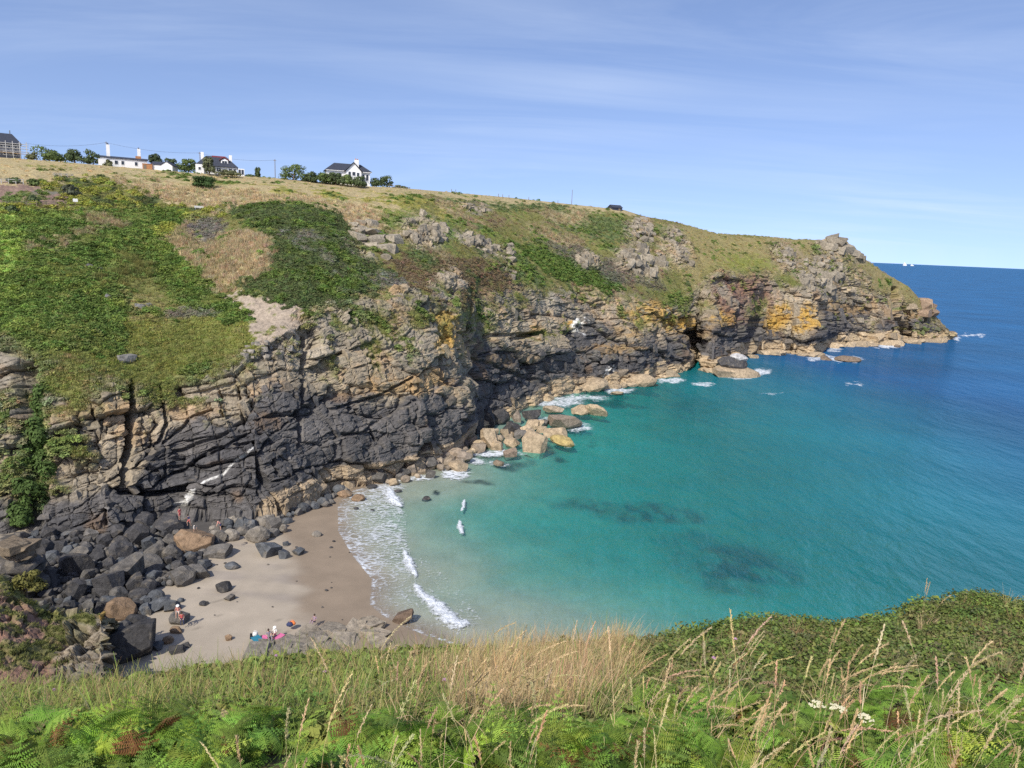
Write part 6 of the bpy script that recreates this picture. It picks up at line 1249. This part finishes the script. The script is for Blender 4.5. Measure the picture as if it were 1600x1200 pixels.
def person(loc, yaw, pose, top, bottom, label, hat=None, scale=1.0, legs='skin', group=None):
    q = POSE[pose]; me = bpy.data.meshes.new('person'); v, e, rad, mt = [], [], [], []
    def av(p, r_, m_, par=None):
        v.append(p); rad.append(r_); mt.append(m_)
        if par is not None: e.append((par, len(v) - 1))
        return len(v) - 1
    mid = lambda a, b, t=.5: tuple(a[i] + (b[i] - a[i]) * t for i in range(3))
    pel = av(q['pel'], .135, 1); wst = av(mid(q['pel'], q['ch'], .45), .115, 0, pel); ch = av(q['ch'], .135, 0, wst); nk = av(q['nk'], .052, 2, ch); hb = av(mid(q['nk'], q['hd'], .55), .075, 2, nk); hd = av(q['hd'], .092, 2, hb); av((q['hd'][0], q['hd'][1] + .01, q['hd'][2] + .07), .075, 2, hd)
    for i, s in enumerate((-1, 1)):
        hp = av((q['pel'][0] + s * .095, q['pel'][1], q['pel'][2] - .05), .092, 1, pel); k2 = av(q['kn'][i], .058, 3, av(mid(v[hp], q['kn'][i]), .076, 1, hp)); cf = av(mid(q['kn'][i], q['an'][i], .35), .055, 3, k2); an = av(q['an'][i], .038, 3, cf); av((q['an'][i][0], q['an'][i][1] - .13, q['an'][i][2] - .03), .035, 3, an)
        sh = av((q['ch'][0] + s * .175, q['ch'][1], q['ch'][2] + .06), .058, 0, ch); el = av(q['el'][i], .042, 2, av(mid(v[sh], q['el'][i]), .050, 0, sh)); wr = av(q['wr'][i], .029, 2, el); d = Vector(q['wr'][i]) - Vector(q['el'][i]); av(tuple(Vector(q['wr'][i]) + d.normalized() * .10), .032, 2, wr)
    me.from_pydata(v, e, []); tmp = bpy.data.objects.new('tmp', me); COL.objects.link(tmp); md = tmp.modifiers.new('s', 'SKIN'); md.use_smooth_shade = True; sd_ = tmp.modifiers.new('d', 'SUBSURF'); sd_.levels = 1
    for i, s in enumerate(me.skin_vertices[0].data): s.radius = (rad[i], rad[i] * .85); s.use_root = (i == 0)
    dg = bpy.context.evaluated_depsgraph_get(); m2 = bpy.data.meshes.new_from_object(tmp.evaluated_get(dg)); COL.objects.unlink(tmp); bpy.data.objects.remove(tmp)
    m2.name = 'person'; m2.materials.clear()
    for c in (CL[top], CL[bottom], SKIN, CL[legs]): m2.materials.append(c)
    V = np.array(v)
    for p in m2.polygons:
        i = int(np.argmin(((V - np.array(p.center)) ** 2).sum(1))); p.material_index = mt[i]
    o = link('person', m2); o.location = loc; o.rotation_euler = (0, 0, yaw); o.scale = (scale,) * 3
    h = MB(); hx, hy, hz_ = q['hd']; n = 8
    for j in range(3):
        z0, z1 = (-.02, .06, .12)[j], (.06, .12, .155)[j]; r0, r1 = (.108, .100, .07)[j], (.100, .07, .02)[j]; h.bar((hx, hy + .015, hz_ + z0), (hx, hy + .015, hz_ + z1), r0, r1, n)
    if hat: h.bar((hx, hy, hz_ + .03), (hx, hy - .01, hz_ + .045), .17, .15, 10)
    h.build('sun_hat' if hat else 'hair', CAPW if hat else HAIR, o)
    return tag(o, label, 'person', group)
def spot(px, py, dz=0.0):
    x, y, g = ground_at(px, py); return (x, y, g + dz)
def lift(px, py, z): x, y = atz(px, py, z); return (float(x), float(y), z)
person(spot(230, 998), math.pi, 'stand', 'black', 'salmon', 'person in black top and white hat standing by the huge dark boulder', True, 1.02)
person(lift(278, 957, 2.9), .3, 'seat', 'salmon', 'white', 'person in a pale hat and pinkish top sitting on the grey boulder', True, 1.0)
person(lift(284, 968, 1.7), .5, 'seat', 'red', 'navy', 'person in red top and navy trousers leaning on the grey boulder', None, 1.0, 'navy')
person(lift(281, 812, 5.0), 1.2, 'stand', 'red', 'red', 'person in coral red on the slab under the white vein', None, 1.0); person(lift(296, 822, 4.2), -.6, 'step', 'navy', 'red', 'person in navy top and red shorts stepping down the rocks', None, 1.0); person(lift(304, 831, 3.8), .8, 'bend', 'white', 'white', 'child in pale clothes bending over the rocks below the others', None, .8); person(lift(344, 828, 4.0), -1.2, 'bend', 'salmon', 'navy', 'bare-backed person in dark shorts bending over the boulders', None, 1.0)
person(spot(491, 979, .5), -.4, 'sit', 'mauve', 'mauve', 'person in mauve sitting alone at the top of the pale ledge', None, 1.05, 'mauve'); person(spot(420, 1004, .55), .6, 'sit', 'grey', 'grey', 'person in grey sitting beside the beach towels', None, 1.05, 'grey'); person(spot(429, 1000, .55), -.2, 'sit', 'white', 'pink', 'person in pale top and pink sitting beside the one in grey', True, 1.05)
def towel(px, py, w, l, m_, label, rz):
    x, y, z = spot(px, py, .50); r = np.random.default_rng(int(px)); a, b = np.meshgrid(np.linspace(-w / 2, w / 2, 9), np.linspace(-l / 2, l / 2, 13)); zz = .04 * fbm(a * 3, b * 3, 0 * a, int(px), 3) + .05
    V = np.stack([a, b, zz], -1).reshape(-1, 3); V2 = V - np.array((0, 0, .03)); fq = gridfaces(13, 9); me = mesh_np('beach_towel', np.vstack([V, V2]), np.vstack([fq, fq[:, ::-1] + len(V)]), smooth=True); o = link('beach_towel', me, m_); o.location = (x, y, z); o.rotation_euler = (.1, 0, rz); tag(o, label, 'towel')
towel(403, 1007, .9, 1.5, CL['teal'], 'teal towel spread on the rocks beside the seated group', .8); towel(414, 1004, .6, 1.0, CL['pink'], 'pink towel between the teal towel and the person in grey', .2); towel(436, 1002, .7, 1.1, CL['pink'], 'bright pink towel right of the seated pair', -.5); towel(397, 1001, .8, 1.0, CL['black'], 'dark blanket bundled left of the teal towel', .3)
def bag(px, py, m_, label, s=1.0):
    x, y, z = spot(px, py, .55); o = empty('beach_bag', (x, y, z)); bm = bmesh.new(); bmesh.ops.create_icosphere(bm, subdivisions=2, radius=.3)
    for v_ in bm.verts: v_.co.z = max(v_.co.z, -.16) * .9 + .14; v_.co.x *= 1.25 * s; v_.co += Vector((random.uniform(-.02, .02),) * 3)
    me = bpy.data.meshes.new('bag_body'); bm.to_mesh(me); bm.free(); link('bag_body', me, m_, o); h = MB(); P_ = [(math.cos(t) * .2, 0, .36 + math.sin(t) * .16) for t in np.linspace(0, math.pi, 7)]
    for a, b in zip(P_[:-1], P_[1:]): h.bar(a, b, .02, n=5)
    h.build('handle', m_, o); tag(o, label, 'bag')
bag(453, 985, CL['navy'], 'dark beach bag behind the seated group'); bag(457, 983, CL['orange'], 'orange-red beach bag next to the dark one'); bag(399, 1000, CL['white'], 'white beach bag by the dark blanket', .8)
